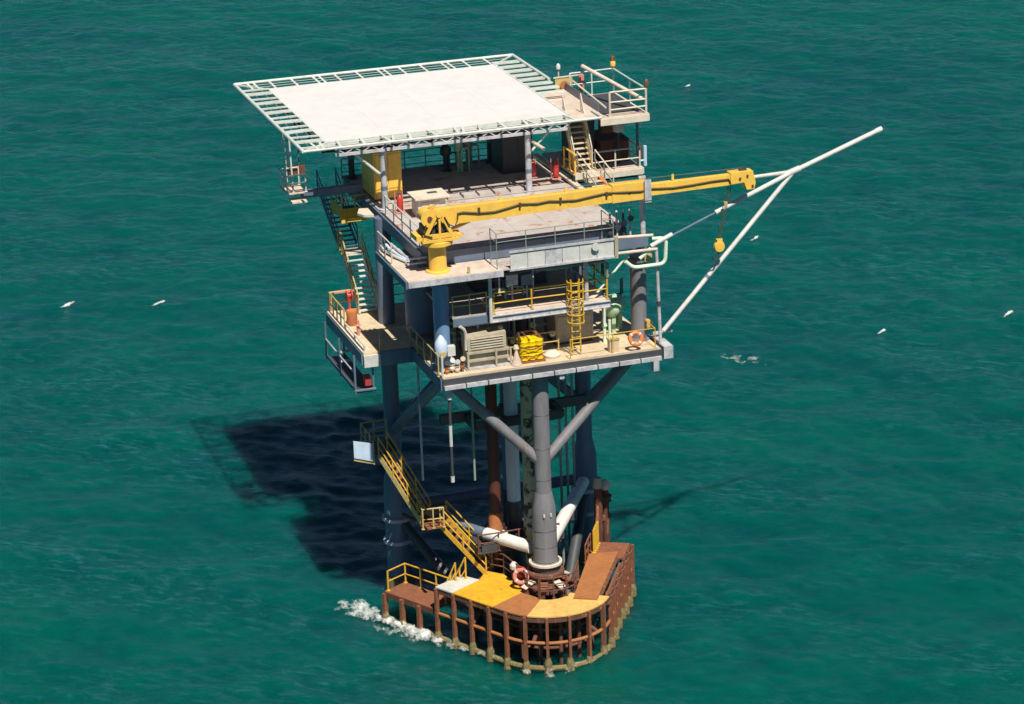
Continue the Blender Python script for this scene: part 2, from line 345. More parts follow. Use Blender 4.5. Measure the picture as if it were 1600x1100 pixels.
part('horizontal_brace', MB().tube(at(LL,hz)+Vector((0.4,0,0)), at(LR,hz)-Vector((0.4,0,0)), 0.30, n=16), 'blue', jk)
part('diagonal_brace', MB().tube(at(LL,4.4), at(LF,0)+dL*4.6, 0.3, n=14), 'dark', jk)
part('diagonal_brace', MB().tube(at(LR,4.4), at(LF,-0.5)+dR*3.6, 0.3, n=14), 'dark', jk)
part('conductor_guide', MB().beam((1.5,6.2,10.8),(9.4,6.2,10.8),0.35,0.5).beam((2.9,4.6,10.8),(7.6,4.6,10.8),0.3,0.45).beam((2.9,4.6,10.8),(2.9,6.2,10.8),0.3,0.4).beam((7.6,4.6,10.8),(7.6,6.2,10.8),0.3,0.4), 'dark', jk)
part('conductor_guide', MB().beam((2.2,5.6,4.6),(8.4,5.6,4.6),0.4,0.4).beam((2.6,3.4,4.5),(6.9,3.4,4.5),0.3,0.35).beam((2.6,3.4,4.5),(2.6,6,4.5),0.3,0.35).beam((7.0,3.4,4.5),(7.0,6,4.5),0.3,0.35), 'dark', jk)
for L, c in ((LL, -1), (LR, 1)):
    for z in (4.2, 2.9):
        part('leg_band', MB().lathe(at(L, z), [(0.7,0),(0.8,0.03),(0.8,0.2),(0.7,0.24)], n=20), 'flange', jk)

for L in (LF, LL, LR):
    part('weed_band', MB().lathe(at(L,-1.5), [(.74,0),(.80,1.2),(.76,1.7),(.83,2.1),(.75,2.5)], n=22), 'algae', jk)
for z in (8.9, 10.6, 12.4): part('weld_seam', MB().lathe(at(LF,z), [(.42,0),(.432,.02),(.42,.04)], n=24), 'dark', jk)
for z in (5.3, 6.2): part('weld_seam', MB().lathe(at(LF,z), [(.62,0),(.645,.02),(.62,.04)], n=28), 'dark', jk)
part('anode', MB().box(LF.x-.25,LF.x-.17,LF.y-.67,LF.y-.58,7.05,7.2), 'white', jk); part('anode', MB().box(LF.x+.12,LF.x+.2,LF.y-.67,LF.y-.58,7.05,7.2), 'white', jk)
# conductors and risers
def pipe(label, x, y, z0, z1, r, mat, extra=None, name='well_conductor', group=None):
    t = thing(name, label, 'pipe', (x, y, z0), group)
    part('pipe', MB().tube((x,y,z0),(x,y,z1), r, n=18), mat, t)
    if extra: extra(t, x, y, z0, z1, r)
    return t
def red_extra(t, x, y, z0, z1, r):
    part('pipe_sleeve', MB().lathe((x,y,5.0), [(r*1.28,0),(r*1.3,0.75),(r*1.05,1.0)], n=18), 'rustorange', t, 'orange rusty sleeve at the foot')
    part('flange', MB().lathe((x,y,4.72), [(0.5,0),(0.62,0.03),(0.62,0.14),(0.4,0.2)], n=20), 'white', t)
    for i in range(6):
        a = i*math.pi/3; part('flange_bolt', MB().box(x+.52*math.cos(a)-.06, x+.52*math.cos(a)+.06, y+.52*math.sin(a)-.06, y+.52*math.sin(a)+.06, 4.86, 5.08), 'cream', t)
pipe('dark maroon well pipe with an orange rusty foot on a white flange', 3.75, 4.4, 0, 14.6, 0.30, 'rustpipe', red_extra)
def pale_extra(t, x, y, z0, z1, r):
    part('dark_foot', MB().tube((x,y,z0),(x,y,6.2), r*1.12, n=18), 'dark', t)
    part('clamp', MB().lathe((x,y,10.55), [(r*1.1,0),(r*1.25,0.04),(r*1.25,0.4),(r*1.1,0.44)], n=16), 'dark', t)
pipe('smooth pale blue-white well pipe beside the dark maroon one', 5.0, 5.1, -1, 14.6, 0.36, 'conductor', pale_extra)
pipe('peeling pale green well pipe with dark blotches behind the front leg', 5.35, 3.3, -1, 14.6, 0.37, 'mottled')
pipe('dark blue-black well pipe just left of the front leg top', 5.3, 6.8, -1, 14.6, 0.33, 'blue', pale_extra)
for i, (x, lab) in enumerate(((8.6,'thin grey-green riser pipe, left of the three beside the back right leg'), (8.97,'thin grey-green riser pipe, middle of the three beside the back right leg'), (9.35,'thin grey-green riser pipe, right of the three beside the back right leg'))):
    pipe(lab, x, 8.0, -1, 14.6, 0.07, 'thin', None, 'riser_pipe', 'thin riser pipes by the back right leg')
pipe('long thin pale hanging pipe by the back left leg, longest of three', 0.1, 5.0, 8.1, 14.6, 0.06, 'flange', None, 'drain_pipe', 'thin pipes hanging under the lower deck')
def hang_extra(t, x, y, z0, z1, r):
    part('coupling', MB().tube((x,y,14.1),(x,y,14.7), 0.16, n=10), 'white', t)
    part('pipe_end', MB().tube((x,y,z0-0.2),(x,y,z0+0.1), 0.1, n=10), 'white', t)
    part('white_band', MB().tube((x,y,11.6),(x,y,12.7), 0.085, n=8), 'white', t)
pipe('thin black and white hanging pipe under the front left corner of the lower deck', 0.35, 0.3, 9.9, 14.7, 0.07, 'dark', hang_extra, 'drain_pipe', 'thin pipes hanging under the lower deck')
pipe('thin dark hanging pipe just left of the maroon well pipe', 2.3, 3.0, 8.5, 14.6, 0.06, 'thin', None, 'drain_pipe', 'thin pipes hanging under the lower deck')
# rusty riser with elbow beside the right leg
t = thing('boat_bumper_pile', 'rusty brown pile pair with capped heads at the right end of the boat landing', 'pile', (10.6, 6.2, 0))
part('pile', MB().lathe((10.0,6.1,-2), [(.24,0),(.23,3),(.25,3.05),(.22,5.2),(.24,5.25),(.22,7.9)], n=14), 'rustdark', t)
part('pile', MB().lathe((10.5,6.4,-2), [(.2,0),(.2,4.2),(.23,4.3),(.19,7.6)], n=14), 'rustdark', t)
part('pile_cap', MB().tube((10.0,6.1,5.75),(10.0,6.1,6.3), 0.29, 0.2, n=14), 'tan', t)
part('pile_cap', MB().lathe((10.5,6.4,5.5), [(0.3,0),(0.34,0.1),(0.28,0.35),(0.12,0.5)], n=14), 'cream', t)
part('tie_bar', MB().beam((9.75,6.0,5.0),(10.75,6.4,5.0),0.2,0.35), 'rustdark', t)
part('tie_bar', MB().beam((9.75,6.0,3.9),(10.75,6.4,3.9),0.14,0.3), 'rust', t)
part('ragged_plate', MB().lathe((10.5,6.4,4.7), [(.2,0),(.36,.1),(.3,.25),(.38,.4),(.2,.5)], n=9), 'rustdark', t)
part('stay', MB().tube((9.7,5.6,2.9),(10.0,6.1,5.4),.09,n=8), 'rustorange', t)
part('stay', MB().tube((9.2,4.6,2.9),(9.9,5.9,4.6),.08,n=8), 'rust', t)

# ------------------------------------------------------------------ boat landing
CX, CY, RO = 5.15, 0.26, 3.21
ux, uy = 0.497, 0.868
def bl(s, off=0.0):
    """point on the landing's outer face, s metres from the left end; off = metres inward"""
    Lh = 8.75; arc = RO*2*math.acos(ux)
    a0 = math.atan2(-ux, -uy)         # outward normal of the left face
    nl = Vector((-uy, -ux)); tl = Vector((CX,CY))+nl*RO
    nr = Vector((uy, -ux)); tr = Vector((CX,CY))+nr*RO
    if s < Lh: p = tl+Vector((-ux, uy))*(Lh-s); n = nl
    elif s < Lh+arc:
        ang = math.radians(180)+math.atan2(ux, uy) + (s-Lh)/RO
        n = Vector((math.cos(ang), math.sin(ang))); p = Vector((CX,CY))+n*RO
    else: p = tr+Vector((ux, uy))*(s-Lh-arc); n = nr
    return p-n*off
ARC = RO*2*math.acos(ux); S1 = 8.75; S2 = S1+ARC; S3 = S2+6.6
def strip(s0, s1, o0, o1, z0, z1, step=0.45):
    n = max(1, round((s1-s0)/step)); ss = [s0+(s1-s0)*i/n for i in range(n+1)]
    mb = MB()
    for a, b in zip(ss[:-1], ss[1:]):
        q = [bl(a,o0), bl(b,o0), bl(b,o1), bl(a,o1)]
        k = len(mb.v); mb.v += [(*p,z0) for p in q]+[(*p,z1) for p in q]
        mb.f += [(k+3,k+2,k+1,k),(k+4,k+5,k+6,k+7),(k,k+1,k+5,k+4),(k+2,k+3,k+7,k+6)]
        if a == ss[0]: mb.f.append((k+3,k,k+4,k+7))
        if b == ss[-1]: mb.f.append((k+1,k+2,k+6,k+5))
    return mb
def blpath(s0, s1, off, z, step=0.4):
    n = max(2, round((s1-s0)/step)); return [(*bl(s0+(s1-s0)*i/n, off), z) for i in range(n+1)]
TZ = 3.0
bt = thing('boat_landing', 'rusty V-shaped boat landing with painted deck plates at sea level', 'boat landing', (5.15, 0, 0))
sw = 3.85
part('deck_panel', strip(0.05, sw-0.1, 0.0, 1.55, 1.62, 1.70), 'rust', bt, 'red rust plate of the low left wing')
def xy(p): return (p.x, p.y)
part('deck_panel', MB().prism([xy(bl(sw,-.03)), xy(bl(sw+1.2,-.03)), xy(bl(sw+1.2,2.05)), xy(bl(sw,1.9))], TZ-0.07, TZ), 'white', bt, 'white deck plate')
part('support_beam', MB().beam((*bl(sw+1.5,.2),TZ-.22),(2.9,3.7,TZ-.22),.15,.25).beam((*bl(sw+3.6,.2),TZ-.22),(3.6,2.6,TZ-.22),.15,.25).beam((2.95,3.8,TZ-.22),(3.95,.4,TZ-.22),.15,.25), 'rustdark', bt)
part('deck_panel', MB().prism([xy(bl(sw+1.205,-.03)), xy(bl(sw+4.0,-.03)), xy(bl(sw+4.0,2.25)), (3.95,1.2), (3.67,3.1), (2.93,3.9), xy(bl(sw+1.205,2.05))], TZ-0.072, TZ-0.003), 'decky', bt, 'deep yellow deck plate')
part('deck_panel', strip(sw+4.005, S1+1.25, -0.03, 2.2, TZ-0.07, TZ), 'deckbr', bt, 'orange brown deck plate')
part('deck_panel', strip(S1+1.255, S2-0.3, -0.03, 2.05, TZ-0.073, TZ-0.004), 'deckpy', bt, 'pale yellow curved deck plate')
part('deck_panel', MB().prism([(5.99,-1.25),(7.05,-1.86),(10.12,3.42),(8.6,3.72)], TZ+0.01, TZ+0.1), 'deckbr', bt, 'raised orange brown deck plate')
part('deck_panel', strip(S2-0.28, S2+4.6, .36, 1.75, TZ-.09, TZ-.02), 'rustdark', bt, 'dark rusty plate under the raised one')
part('deck_panel', strip(S2+4.62, S3, 0.1, 1.9, TZ-0.10, TZ-0.01), 'rust', bt, 'red rust plate at the right end')
part('deck_panel', strip(S2-0.45, S3, -0.05, 0.36, TZ-0.42, TZ-0.34), 'rust', bt, 'narrow rusty side strip')
part('edge_beam', strip(sw, S3, 0.0, 0.14, TZ-0.36, TZ-0.08), 'rustdark', bt)
part('edge_beam', strip(0.0, sw, 0.0, 0.14, 1.36, 1.61), 'rustdark', bt)
part('inner_beam', strip(sw, S3, 1.5, 1.66, TZ-0.36, TZ-0.08), 'rustdark', bt)
part('inner_beam', strip(0.0, sw, 1.4, 1.54, 1.36, 1.61), 'rustdark', bt)
part('fender_rail', MB().path(blpath(sw-0.2, S3, 0.06, 1.5), 0.09, 8), 'deckbr', bt)
part('fender_rail', MB().path(blpath(0, S3, 0.05, 0.12), 0.15, 8), 'algae', bt, 'weed covered rail at the waterline')
part('fender_rail', MB().path(blpath(0, S3, 1.5, 0.6), 0.12, 8), 'rustdark', bt)
pm_hi = shared('fender_post:hi', lambda: MB().box(-0.07,0.07,-0.11,0.11,0.35,TZ-0.08), 'rust')
pm_lo = shared('fender_post:lo', lambda: MB().box(-0.09,0.09,-0.13,0.13,0.35,1.6), 'rust')
pm_in = shared('inner_post', lambda: MB().tube((0,0,-1.5),(0,0,TZ-0.1),0.11,n=8), 'rustdark')
pm_al = shared('weed_growth', lambda: MB().lathe((0,0,-1.6), [(0.13,0),(0.19,0.9),(0.24,1.5),(0.19,1.8),(0.21,2.0),(0.12,2.25)], n=9), 'algae')
def ang_of(s):
    a = bl(s-0.05); b = bl(s+0.05); return math.atan2(b.y-a.y, b.x-a.x)
posts = [0.08, 1.35, 2.6]+[sw+0.05+i*(S1-sw)/4 for i in range(4)]+[S1+i*ARC/6 for i in range(7)]+[S2+i*1.1 for i in range(1, 7)]
for s in posts:
    p = bl(s, -0.02); inst('fender_post', pm_lo if s < sw else pm_hi, bt, (p.x,p.y,0), (0,0,ang_of(s)))
    inst('weed_growth', pm_al, bt, (p.x,p.y,random.uniform(-0.15,0.1)), (0,0,random.uniform(0,6)), (1,1,random.uniform(0.85,1.1)))
for s in posts[::2]:
    p = bl(s, 1.55)
    if s > sw: inst('inner_post', pm_in, bt, (p.x,p.y,0))
for s in (1.4, sw+2.4, S1+1.5, S1+ARC-1.5, S2+2.4, S3-0.6):
    q = bl(s, 0.1); r_ = bl(s, 3.0 if S1 < s < S2 else 1.6)
    part('radial_strut', MB().tube((q.x,q.y,1.5),(r_.x,r_.y,1.5 if s<sw else 2.6),0.11,n=8), 'rustdark', bt)
# rails on the landing
def flat(pts, z): return [(p.x,p.y,z) for p in pts]
railing(bt, flat([bl(0.15,0.2), bl(0.15,1.5), bl(sw-0.3,1.5)], 1.70), 'yellow', 1.1, 1.3, 0.045, label='yellow guard rail on the low left wing')
railing(bt, [(*bl(sw-0.15,1.5),1.7),(*bl(sw+0.5,1.75),TZ)], 'yellow', 1.15, 0.7, 0.045)
railing(bt, [(*bl(sw-0.15,0.85),1.7),(*bl(sw+0.3,1.2),TZ)], 'yellow', 1.0, 0.7, 0.04)
part('ladder_step', MB().beam((*bl(sw-.1,.9),1.95),(*bl(sw-.1,1.45),1.95),.2,.05), 'rust', bt)
part('yellow_gate_post', MB().beam((*bl(sw-0.1,0.15),1.3),(*bl(sw-0.1,0.15),2.6),.12,.12), 'yellow', bt)
railing(bt, [(2.98,3.95,TZ),(3.72,3.15,TZ),(4.0,1.25,TZ),(4.05,.3,TZ),(4.4,-.5,TZ)], 'rustdark', 1.1, 1.0, 0.04, mids=(0.4,0.75))
railing(bt, [(4.45,-.55,TZ),(5.1,-.78,TZ),(5.8,-.72,TZ),(6.35,-.4,TZ),(7.0,.9,TZ)], 'rustdark', 1.1, 0.9, 0.04, mids=(0.4,0.75), label='rusty rail round the front leg')
railing(bt, flat([bl(S2+3.7,1.95), bl(S2+5.3,1.95)], TZ), 'rust', 1.0, 0.8, 0.04)
railing(bt, flat([bl(S2+5.1,1.75), bl(S2+6.3,1.75)], TZ), 'yellow', 1.25, 0.32, 0.06, label='yellow gate rails at the right end')
# platform of rusty lumps around the leg foot
t = thing('leg_clamp', 'rusty ring clamp with bolted lugs round the foot of the front leg', 'clamp', at(LF, 3.0))
part('clamp_ring', MB().lathe(at(LF,2.9), [(0.95,0),(1.12,0.05),(1.12,0.35),(0.95,0.4)], n=28), 'rustdark', t)
part('clamp_ring', MB().lathe(at(LF,3.7), [(0.8,0),(0.95,0.04),(0.95,0.22),(0.8,0.26)], n=28), 'rustdark', t)
for a in range(0, 360, 45):
    c = Vector((math.cos(math.radians(a+20)), math.sin(math.radians(a+20)),0))
    part('lug', MB().beam(at(LF,3.1)+c*0.85, at(LF,3.1)+c*1.45, 0.16, 0.5), 'rustdark', t)
    part('lug_plate', MB().beam(at(LF,3.55)+c*0.8, at(LF,3.3)+c*1.5, 0.4, 0.05), 'rust' if a % 90 else 'cream', t)
t = thing('pipe_clutter', 'rusty tangle of pipes and brackets behind the boat landing deck around the front leg', 'pipes', (4.5,2.2,1.5))
rr = random.Random(4)
for i in range(16):
    s_ = rr.uniform(sw+1.8, S2-0.3); o1 = rr.uniform(1.75,2.2); o1 += .3; a_ = bl(s_, o1); b_ = bl(s_+rr.uniform(-1.6,1.6), rr.uniform(2.2,3.0)); z0 = rr.uniform(.9,2.0); z1 = rr.uniform(1.4,2.6)
    part('pipe', MB().path(rounded_([(a_.x,a_.y,z0),(a_.x,a_.y,z1),(b_.x,b_.y,z1+.1),(b_.x,b_.y,z0-.8)],.2),rr.uniform(.05,.12),8), rr.choice(['rustdark','rust','rustdark','deckbr','tan','dark']), t)
for i in range(7):
    s_ = sw+2.2+i*1.35; q = bl(s_, 2.3); part('bracket', MB().box(q.x-.35,q.x+.35,q.y-.25,q.y+.25,1.2+.3*(i%3),1.45+.3*(i%3)), ('rustdark','rust','tan')[i%3], t)
for i in range(5):
    q = bl(S1+.4+i*1.35, .75); part('post', MB().tube((q.x,q.y,-1),(q.x,q.y,2.7),.1,n=8), 'rustdark', t)
for z in (.9, 1.9): part('ring_pipe', MB().path(blpath(sw+.5, S2+4, .8, z), .08, 8), 'rustdark', t)
t = thing('grating_walkway', 'grey-brown grating and flange clutter behind the white sleeve between the well pipes', 'walkway', (3.6,4.2,4.4))
part('grating', MB().box(2.4,6.9,3.2,6.0,4.25,4.32), 'dark', t)
for i in range(9):
    x = 2.5+rr.uniform(0,4.2); y = 3.3+rr.uniform(0,2.4); part('fitting', MB().lathe((x,y,4.33), [(.12,0),(.2,.1),(.12,.25),(.22,.35),(.06,.55+.3*rr.random())], n=10), rr.choice(['rust','tan','mottled','rustdark','dark']), t)
railing(t, [(2.4,3.2,4.32),(6.8,3.2,4.32)], 'rustdark', 1.0, 1.0, .04)
# life rings / buoys on the landing
def lifebuoy(c, n, r, label, mat='orange'):
    c = Vector(c); n = Vector(n).normalized(); t = thing('lifebuoy', label, 'lifebuoy', c, 'lifebuoys')
    mb = MB(); mb.path(mb.ring(c, n, r, 20), r*0.34, 8, closed=True); part('ring', mb, mat, t)
    x = n.cross(Vector((0,0,1))).normalized(); y = x.cross(n)
    for a in (45, 135, 225, 315):
        p = c+r*(math.cos(math.radians(a))*x+math.sin(math.radians(a))*y); d = (-math.sin(math.radians(a))*x+math.cos(math.radians(a))*y)
        part('band', MB().tube(p-d*0.04, p+d*0.04, r*0.36, n=10), 'white', t)
    return t
p = Vector((3.9,0.85))
lifebuoy((p.x, p.y, TZ+0.75), (-0.5,-0.8,0.25), 0.33, 'faded orange lifebuoy hung on the rusty rail of the boat landing', 'pink')
lifebuoy((10.15, 0.15, DK+0.65), (-0.1,-1,0.35), 0.30, 'bright orange lifebuoy on the front rail of the lower deck')
t = thing('rope_bundle', 'faded red coil of rope and float on the rail behind the boat landing lifebuoy', 'rope', (p.x-0.3,p.y+0.5,TZ+0.2))
part('rope_coil', MB().lathe((p.x+0.1,p.y+0.55,TZ+0.6), [(0.12,0),(0.3,0.08),(0.33,0.28),(0.2,0.42)], axis=(0.4,-0.5,0.9), n=12), 'red', t)
part('float', MB().lathe((p.x-0.05,p.y+1.0,TZ+0.7), [(0.05,0),(0.2,0.1),(0.22,0.3),(0.1,0.45)], n=12), 'white', t)

# stairs from the landing up to the decks
stair('yellow_stair', 'short yellow stair rising from the yellow plate of the boat landing, sunlit', (3.1,3.75,TZ), (1.15,5.2,5.5), (0.6,0.8,0), 0.9, 8, 'yellow', 'rust', group='boat landing stairs')
t = thing('stair_landing', 'small rusty mid landing with yellow rails between the two boat landing stairs', 'landing', (0.6,5.5,5.5))
part('floor', MB().box(-0.1,1.3,4.7,6.2,5.42,5.5), 'rust', t)
railing(t, [(-0.1,5.7,5.5),(-0.1,4.7,5.5),(1.0,4.6,5.5)], 'oldyellow', 1.1, 0.7, 0.04)
part('bracket', MB().tube((0.6,5.5,5.4),(1.6,7.0,4.6),0.1,n=8).tube((0.2,5.5,5.4),(-0.1,8.5,4.9),0.1,n=8), 'rustdark', t)
stair('yellow_stair', 'long shaded yellow stair climbing from the mid landing to the pale blue sign', (0.35,5.6,5.5), (-1.35,7.3,9.0), (0.72,0.7,0), 0.85, 12, 'oldyellow', 'rust', group='boat landing stairs', rmat='yellow')
t = thing('stair_landing', 'upper stair landing with thin yellow rails beside the back left leg', 'landing', (-1.4,8.2,9.0))
part('floor', MB().box(-2.0,-0.5,7.4,9.2,8.92,9.0), 'dark', t)
railing(t, [(-2.0,7.4,9.0),(-2.0,9.2,9.0),(-0.6,9.2,9.0)], 'oldyellow', 1.1, 0.9, 0.035)
t = thing('sign_board', 'blank pale blue square sign board at the head of the boat landing stair', 'sign', (-2.4,7.2,9.0))
part('board', MB().add([(-2.93,7.22,8.98),(-1.98,7.02,8.72),(-1.98,7.02,9.72),(-2.93,7.22,9.92),(-2.93,7.27,8.98),(-1.98,7.07,8.72),(-1.98,7.07,9.72),(-2.93,7.27,9.92)], [(0,1,2,3),(7,6,5,4),(0,4,5,1),(1,5,6,2),(2,6,7,3),(3,7,4,0)]), 'sign', t)
part('frame', MB().beam((-2.93,7.3,8.85),(-1.9,7.1,8.58),0.06,0.08).beam((-1.9,7.12,8.5),(-1.9,7.12,9.8),0.06,0.06).beam((-2.93,7.3,8.85),(-2.0,7.5,9.0),0.06,0.06), 'oldyellow', t)

# ------------------------------------------------------------------ lower (cellar) deck with the left wing
dk = thing('lower_deck', 'lowest deck of the platform, cream floor on grey girders with a front toe beam', 'deck', (5.5, 5, DK))
part('floor', MB().prism([(0.03,0.03),(11.42,0.03),(11.42,12.5),(0.03,12.5)], DK-0.12, DK), 'decktan', dk)
part('floor', MB().prism([(-2.6,5.35),(0.02,5.35),(0.02,12.6),(-2.6,12.6)], DK-0.12, DK-0.004), 'decktan', dk, 'left wing floor')
# front beam: bright flange with dark web segments
part('edge_girder', MB().beam((-0.02,0.0,DK-0.3),(11.5,0.0,DK-0.3),0.12,0.5), 'dark', dk)
fl = shared('girder_flange', lambda: MB().box(0.03,1.11,-0.2,-0.065,-0.56,-0.36), 'flange')
for i in range(10): inst('girder_flange', fl, dk, (-0.02+i*1.145,0,DK))
part('edge_girder', MB().beam((0.0,0.1,DK-0.35),(0.0,5.3,DK-0.35),0.2,0.62), 'blue', dk)
part('edge_girder', MB().beam((11.4,0.1,DK-0.35),(11.4,12.5,DK-0.35),0.2,0.62), 'blue', dk)
part('edge_girder', MB().beam((-1.75,5.3,DK-0.4),(0.1,5.3,DK-0.4),0.2,0.75), 'blue', dk)
part('edge_girder', MB().box(-2.62,-1.75,5.2,5.4,DK-0.75,DK-0.13), 'white', dk, 'white painted end of the left wing')
part('edge_girder', MB().beam((-2.62,5.42,DK-0.35),(-2.62,12.6,DK-0.35),0.18,0.6), 'blue', dk)
part('edge_girder', MB().beam((-2.62,12.6,DK-0.35),(11.4,12.6,DK-0.35),0.2,0.62), 'blue', dk)
part('toe_board', MB().box(0.1,11.3,0.03,0.07,DK+0.01,DK+0.06), 'deckpink', dk)
for x in (0.6, 3.0, 5.2, 8.0, 10.8): part('cross_girder', MB().ibeam((x,0.3,DK-0.38),(x,12.4,DK-0.38),0.25,0.5), 'dark', dk)
for y in (3.2, 6.4, 9.7): part('cross_girder', MB().ibeam((0.1,y,DK-0.75),(11.3,y,DK-0.75),0.3,0.4), 'dark', dk)
part('corner_post', MB().tube((0.02,0.12,DK),(0.02,0.12,DK+1.1),0.06,n=8), 'white', dk)
part('hanger', MB().box(10.95,11.25,-0.2,0.1,DK-1.1,DK-0.52).box(0.15,0.45,0.1,0.35,DK-1.0,DK-0.52).box(6.0,6.25,-0.1,0.1,DK-0.85,DK-0.52), 'flange', dk)
part('outrigger', MB().box(11.55,12.05,-0.1,1.8,DK-0.55,DK+0.1).beam((11.5,1.5,DK+0.3),(12.6,1.5,DK+0.35),0.15,0.12), 'flange', dk, 'grey outrigger bracket at the right corner')
railing(dk, [(6.7,0.2,DK),(11.2,0.2,DK),(11.2,2.6,DK)], 'yellow', 1.05, 1.85, 0.026, mids=())
railing(dk, [(3.9,1.75,DK),(6.6,1.75,DK)], 'oldyellow', 1.05, 1.3, 0.035)

railing(dk, [(-2.5,9.4,DK),(-2.5,12.5,DK),(-1.4,12.5,DK)], 'oldyellow', 1.1, 0.75, 0.04)
railing(dk, [(-2.5,5.5,DK),(-2.5,9.3,DK)], 'cream', 0.35, 1.9, 0.05, mids=())
railing(dk, [(-1.7,5.45,DK),(-0.1,5.45,DK),(-0.1,0.4,DK)], 'oldyellow', 1.1, 1.3, 0.035)
railing(dk, [(-2.4,12.45,DK),(11.2,12.45,DK)], 'oldyellow', 1.1, 1.8, 0.035)
part('kick_plate', MB().box(-2.66,-2.2,5.45,12.55,DK,DK+0.05), 'cream', dk)
# columns between the decks
for x, y, mt, lab in ((0.62,1.95,'shadecol','round column with blue shade in its colour under the crane platform, lower deck front left corner'), (11.0,1.95,'grey','mauve grey round column at the lower deck front right corner')):
    t = thing('deck_column', lab, 'column', (x,y,DK), 'columns between lower and main deck')
    part('shaft', MB().tube((x,y,DK-0.6),(x,y,GZ-0.3 if x < 5 else MZ-0.5), 0.41, n=24), mt, t)
    part('base_plate', MB().lathe((x,y,DK), [(0.6,0),(0.6,0.06),(0.43,0.1)], n=20), mt, t)
    part('cap_ring', MB().lathe((x,y,GZ-1.1), [(0.43,0),(0.5,0.03),(0.5,0.2),(0.43,0.24)], n=20), mt, t)
    if x > 5: part('junction_box', MB().box(11.15,11.55,1.35,1.6,GZ-1.0,GZ-0.65).box(11.2,11.5,1.35,1.6,DK+0.7,DK+1.1), 'oldyellow', t)
# hanging catwalk below the left wing
t = thing('hanging_catwalk', 'dark open catwalk frame hanging below the left wing of the lower deck', 'catwalk', (-2.6,9,13.4))
part('floor', MB().box(-3.0,-2.0,5.6,11.5,13.1,13.18), 'dark', t)
part('toe_rail', MB().path([(-2.0,5.55,13.25),(-3.05,5.55,13.25),(-3.05,11.6,13.25)],0.07,8), 'blue', t)
for x, y in ((-3.05,5.6),(-3.05,8.6),(-3.05,11.5),(-2.1,5.6),(-2.1,11.5)):
    part('hanger', MB().tube((x,y,13.1),(x,y,DK-0.15),0.055,n=8), 'blue', t)
part('mid_rail', MB().path([(-3.05,5.6,14.2),(-3.05,11.5,14.2)],0.04,6), 'flange', t)
for z in (13.6, 14.1): part('step', MB().box(-2.9,-2.3,9.2,9.5,z,z+0.05), 'white', t)
part('red_box', MB().box(-2.5,-2.2,5.7,6.1,13.4,13.9), 'red', t)

# ------------------------------------------------------------------ mezzanine
mz = thing('mezzanine_deck', 'narrow middle deck with yellow rails hung between the lower deck and the main deck', 'deck', (5,2.4,18))
part('floor', MB().box(2.9,9.0,0.85,6.5,17.88,18.0), 'deckpink', mz)
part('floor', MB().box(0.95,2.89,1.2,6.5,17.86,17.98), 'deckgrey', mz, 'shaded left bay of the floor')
part('edge_girder', MB().ibeam((2.85,0.8,17.76),(9.05,0.8,17.76),0.2,0.34), 'flange', mz)
part('edge_girder', MB().beam((0.95,1.15,17.7),(2.84,1.15,17.7),0.16,0.4), 'blue', mz)
part('edge_girder', MB().beam((9.05,0.9,17.74),(9.05,6.5,17.74),0.16,0.34), 'blue', mz)
railing(mz, [(3.0,0.9,18),(8.95,0.9,18),(8.95,4.6,18)], 'yellow', 1.05, 2.0, 0.042)
railing(mz, [(1.0,1.25,17.98),(2.75,1.25,17.98)], 'oldyellow', 1.05, 0.9, 0.03)
part('hanger_post', MB().tube((2.82,0.78,17.6),(2.82,0.78,20.3),0.09,n=10), 'white', mz)
part('hanger_post', MB().tube((7.9,1.0,18.0),(7.9,1.0,20.2),0.11,n=10), 'flange', mz)
part('hanger_post', MB().tube((3.35,0.95,18.95),(3.35,0.95,20.4),0.05,n=8), 'white', mz)
part('stay', MB().tube((8.5,1.1,18.3),(10.1,1.1,20.0),0.06,n=8), 'mint', mz)
part('deck_heap', MB().lathe((8.5,1.9,18.0), [(0.55,0),(0.4,0.15),(0.2,0.3),(0.03,0.36)], n=9), 'deckpink', mz)
# rear walls and equipment in shade
def vessel(label, x, y, z0, z1, r, mat, cat='vessel', name='vessel'):
    t = thing(name, label, cat, (x,y,z0))
    part('shell', MB().lathe((x,y,z0), [(r*0.4,0.25),(r,0.45),(r,z1-z0-0.25),(r*0.75,z1-z0-0.08),(r*0.15,z1-z0)], n=20), mat, t)
    for k in range(3):
        a = k*2.1; part('leg', MB().tube((x+r*.75*math.cos(a),y+r*.75*math.sin(a),z0),(x+r*.75*math.cos(a),y+r*.75*math.sin(a),z0+0.6),0.06,n=6), mat, t)
    part('nozzle', MB().tube((x,y,z1-0.1),(x,y,z1+0.25),r*0.2,n=8), mat, t)
    return t
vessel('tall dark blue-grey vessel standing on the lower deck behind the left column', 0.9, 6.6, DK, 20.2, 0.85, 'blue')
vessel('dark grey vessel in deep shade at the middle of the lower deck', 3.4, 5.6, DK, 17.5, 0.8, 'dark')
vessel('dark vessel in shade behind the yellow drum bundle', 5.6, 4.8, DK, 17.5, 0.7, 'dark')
def box_unit(name, label, cat, x0, x1, y0, y1, z0, z1, mat, doors=2, fm_='dark'):
    t = thing(name, label, cat, ((x0+x1)/2,(y0+y1)/2,z0))
    part('body', MB().box(x0,x1,y0,y1,z0+0.1,z1), mat, t)
    part('skid', MB().box(x0-.04,x1+.04,y0-.04,y1+.04,z0,z0+0.09), fm_, t)
    w_ = (x1-x0)/doors
    for i in range(doors):
        part('door', MB().box(x0+i*w_+.05,x0+(i+1)*w_-.05,y0-.03,y0-.002,z0+.2,z1-.1), mat, t)
    part('roof_lip', MB().box(x0-.06,x1+.06,y0-.06,y1+.06,z1+.002,z1+.06), mat, t)
    return t
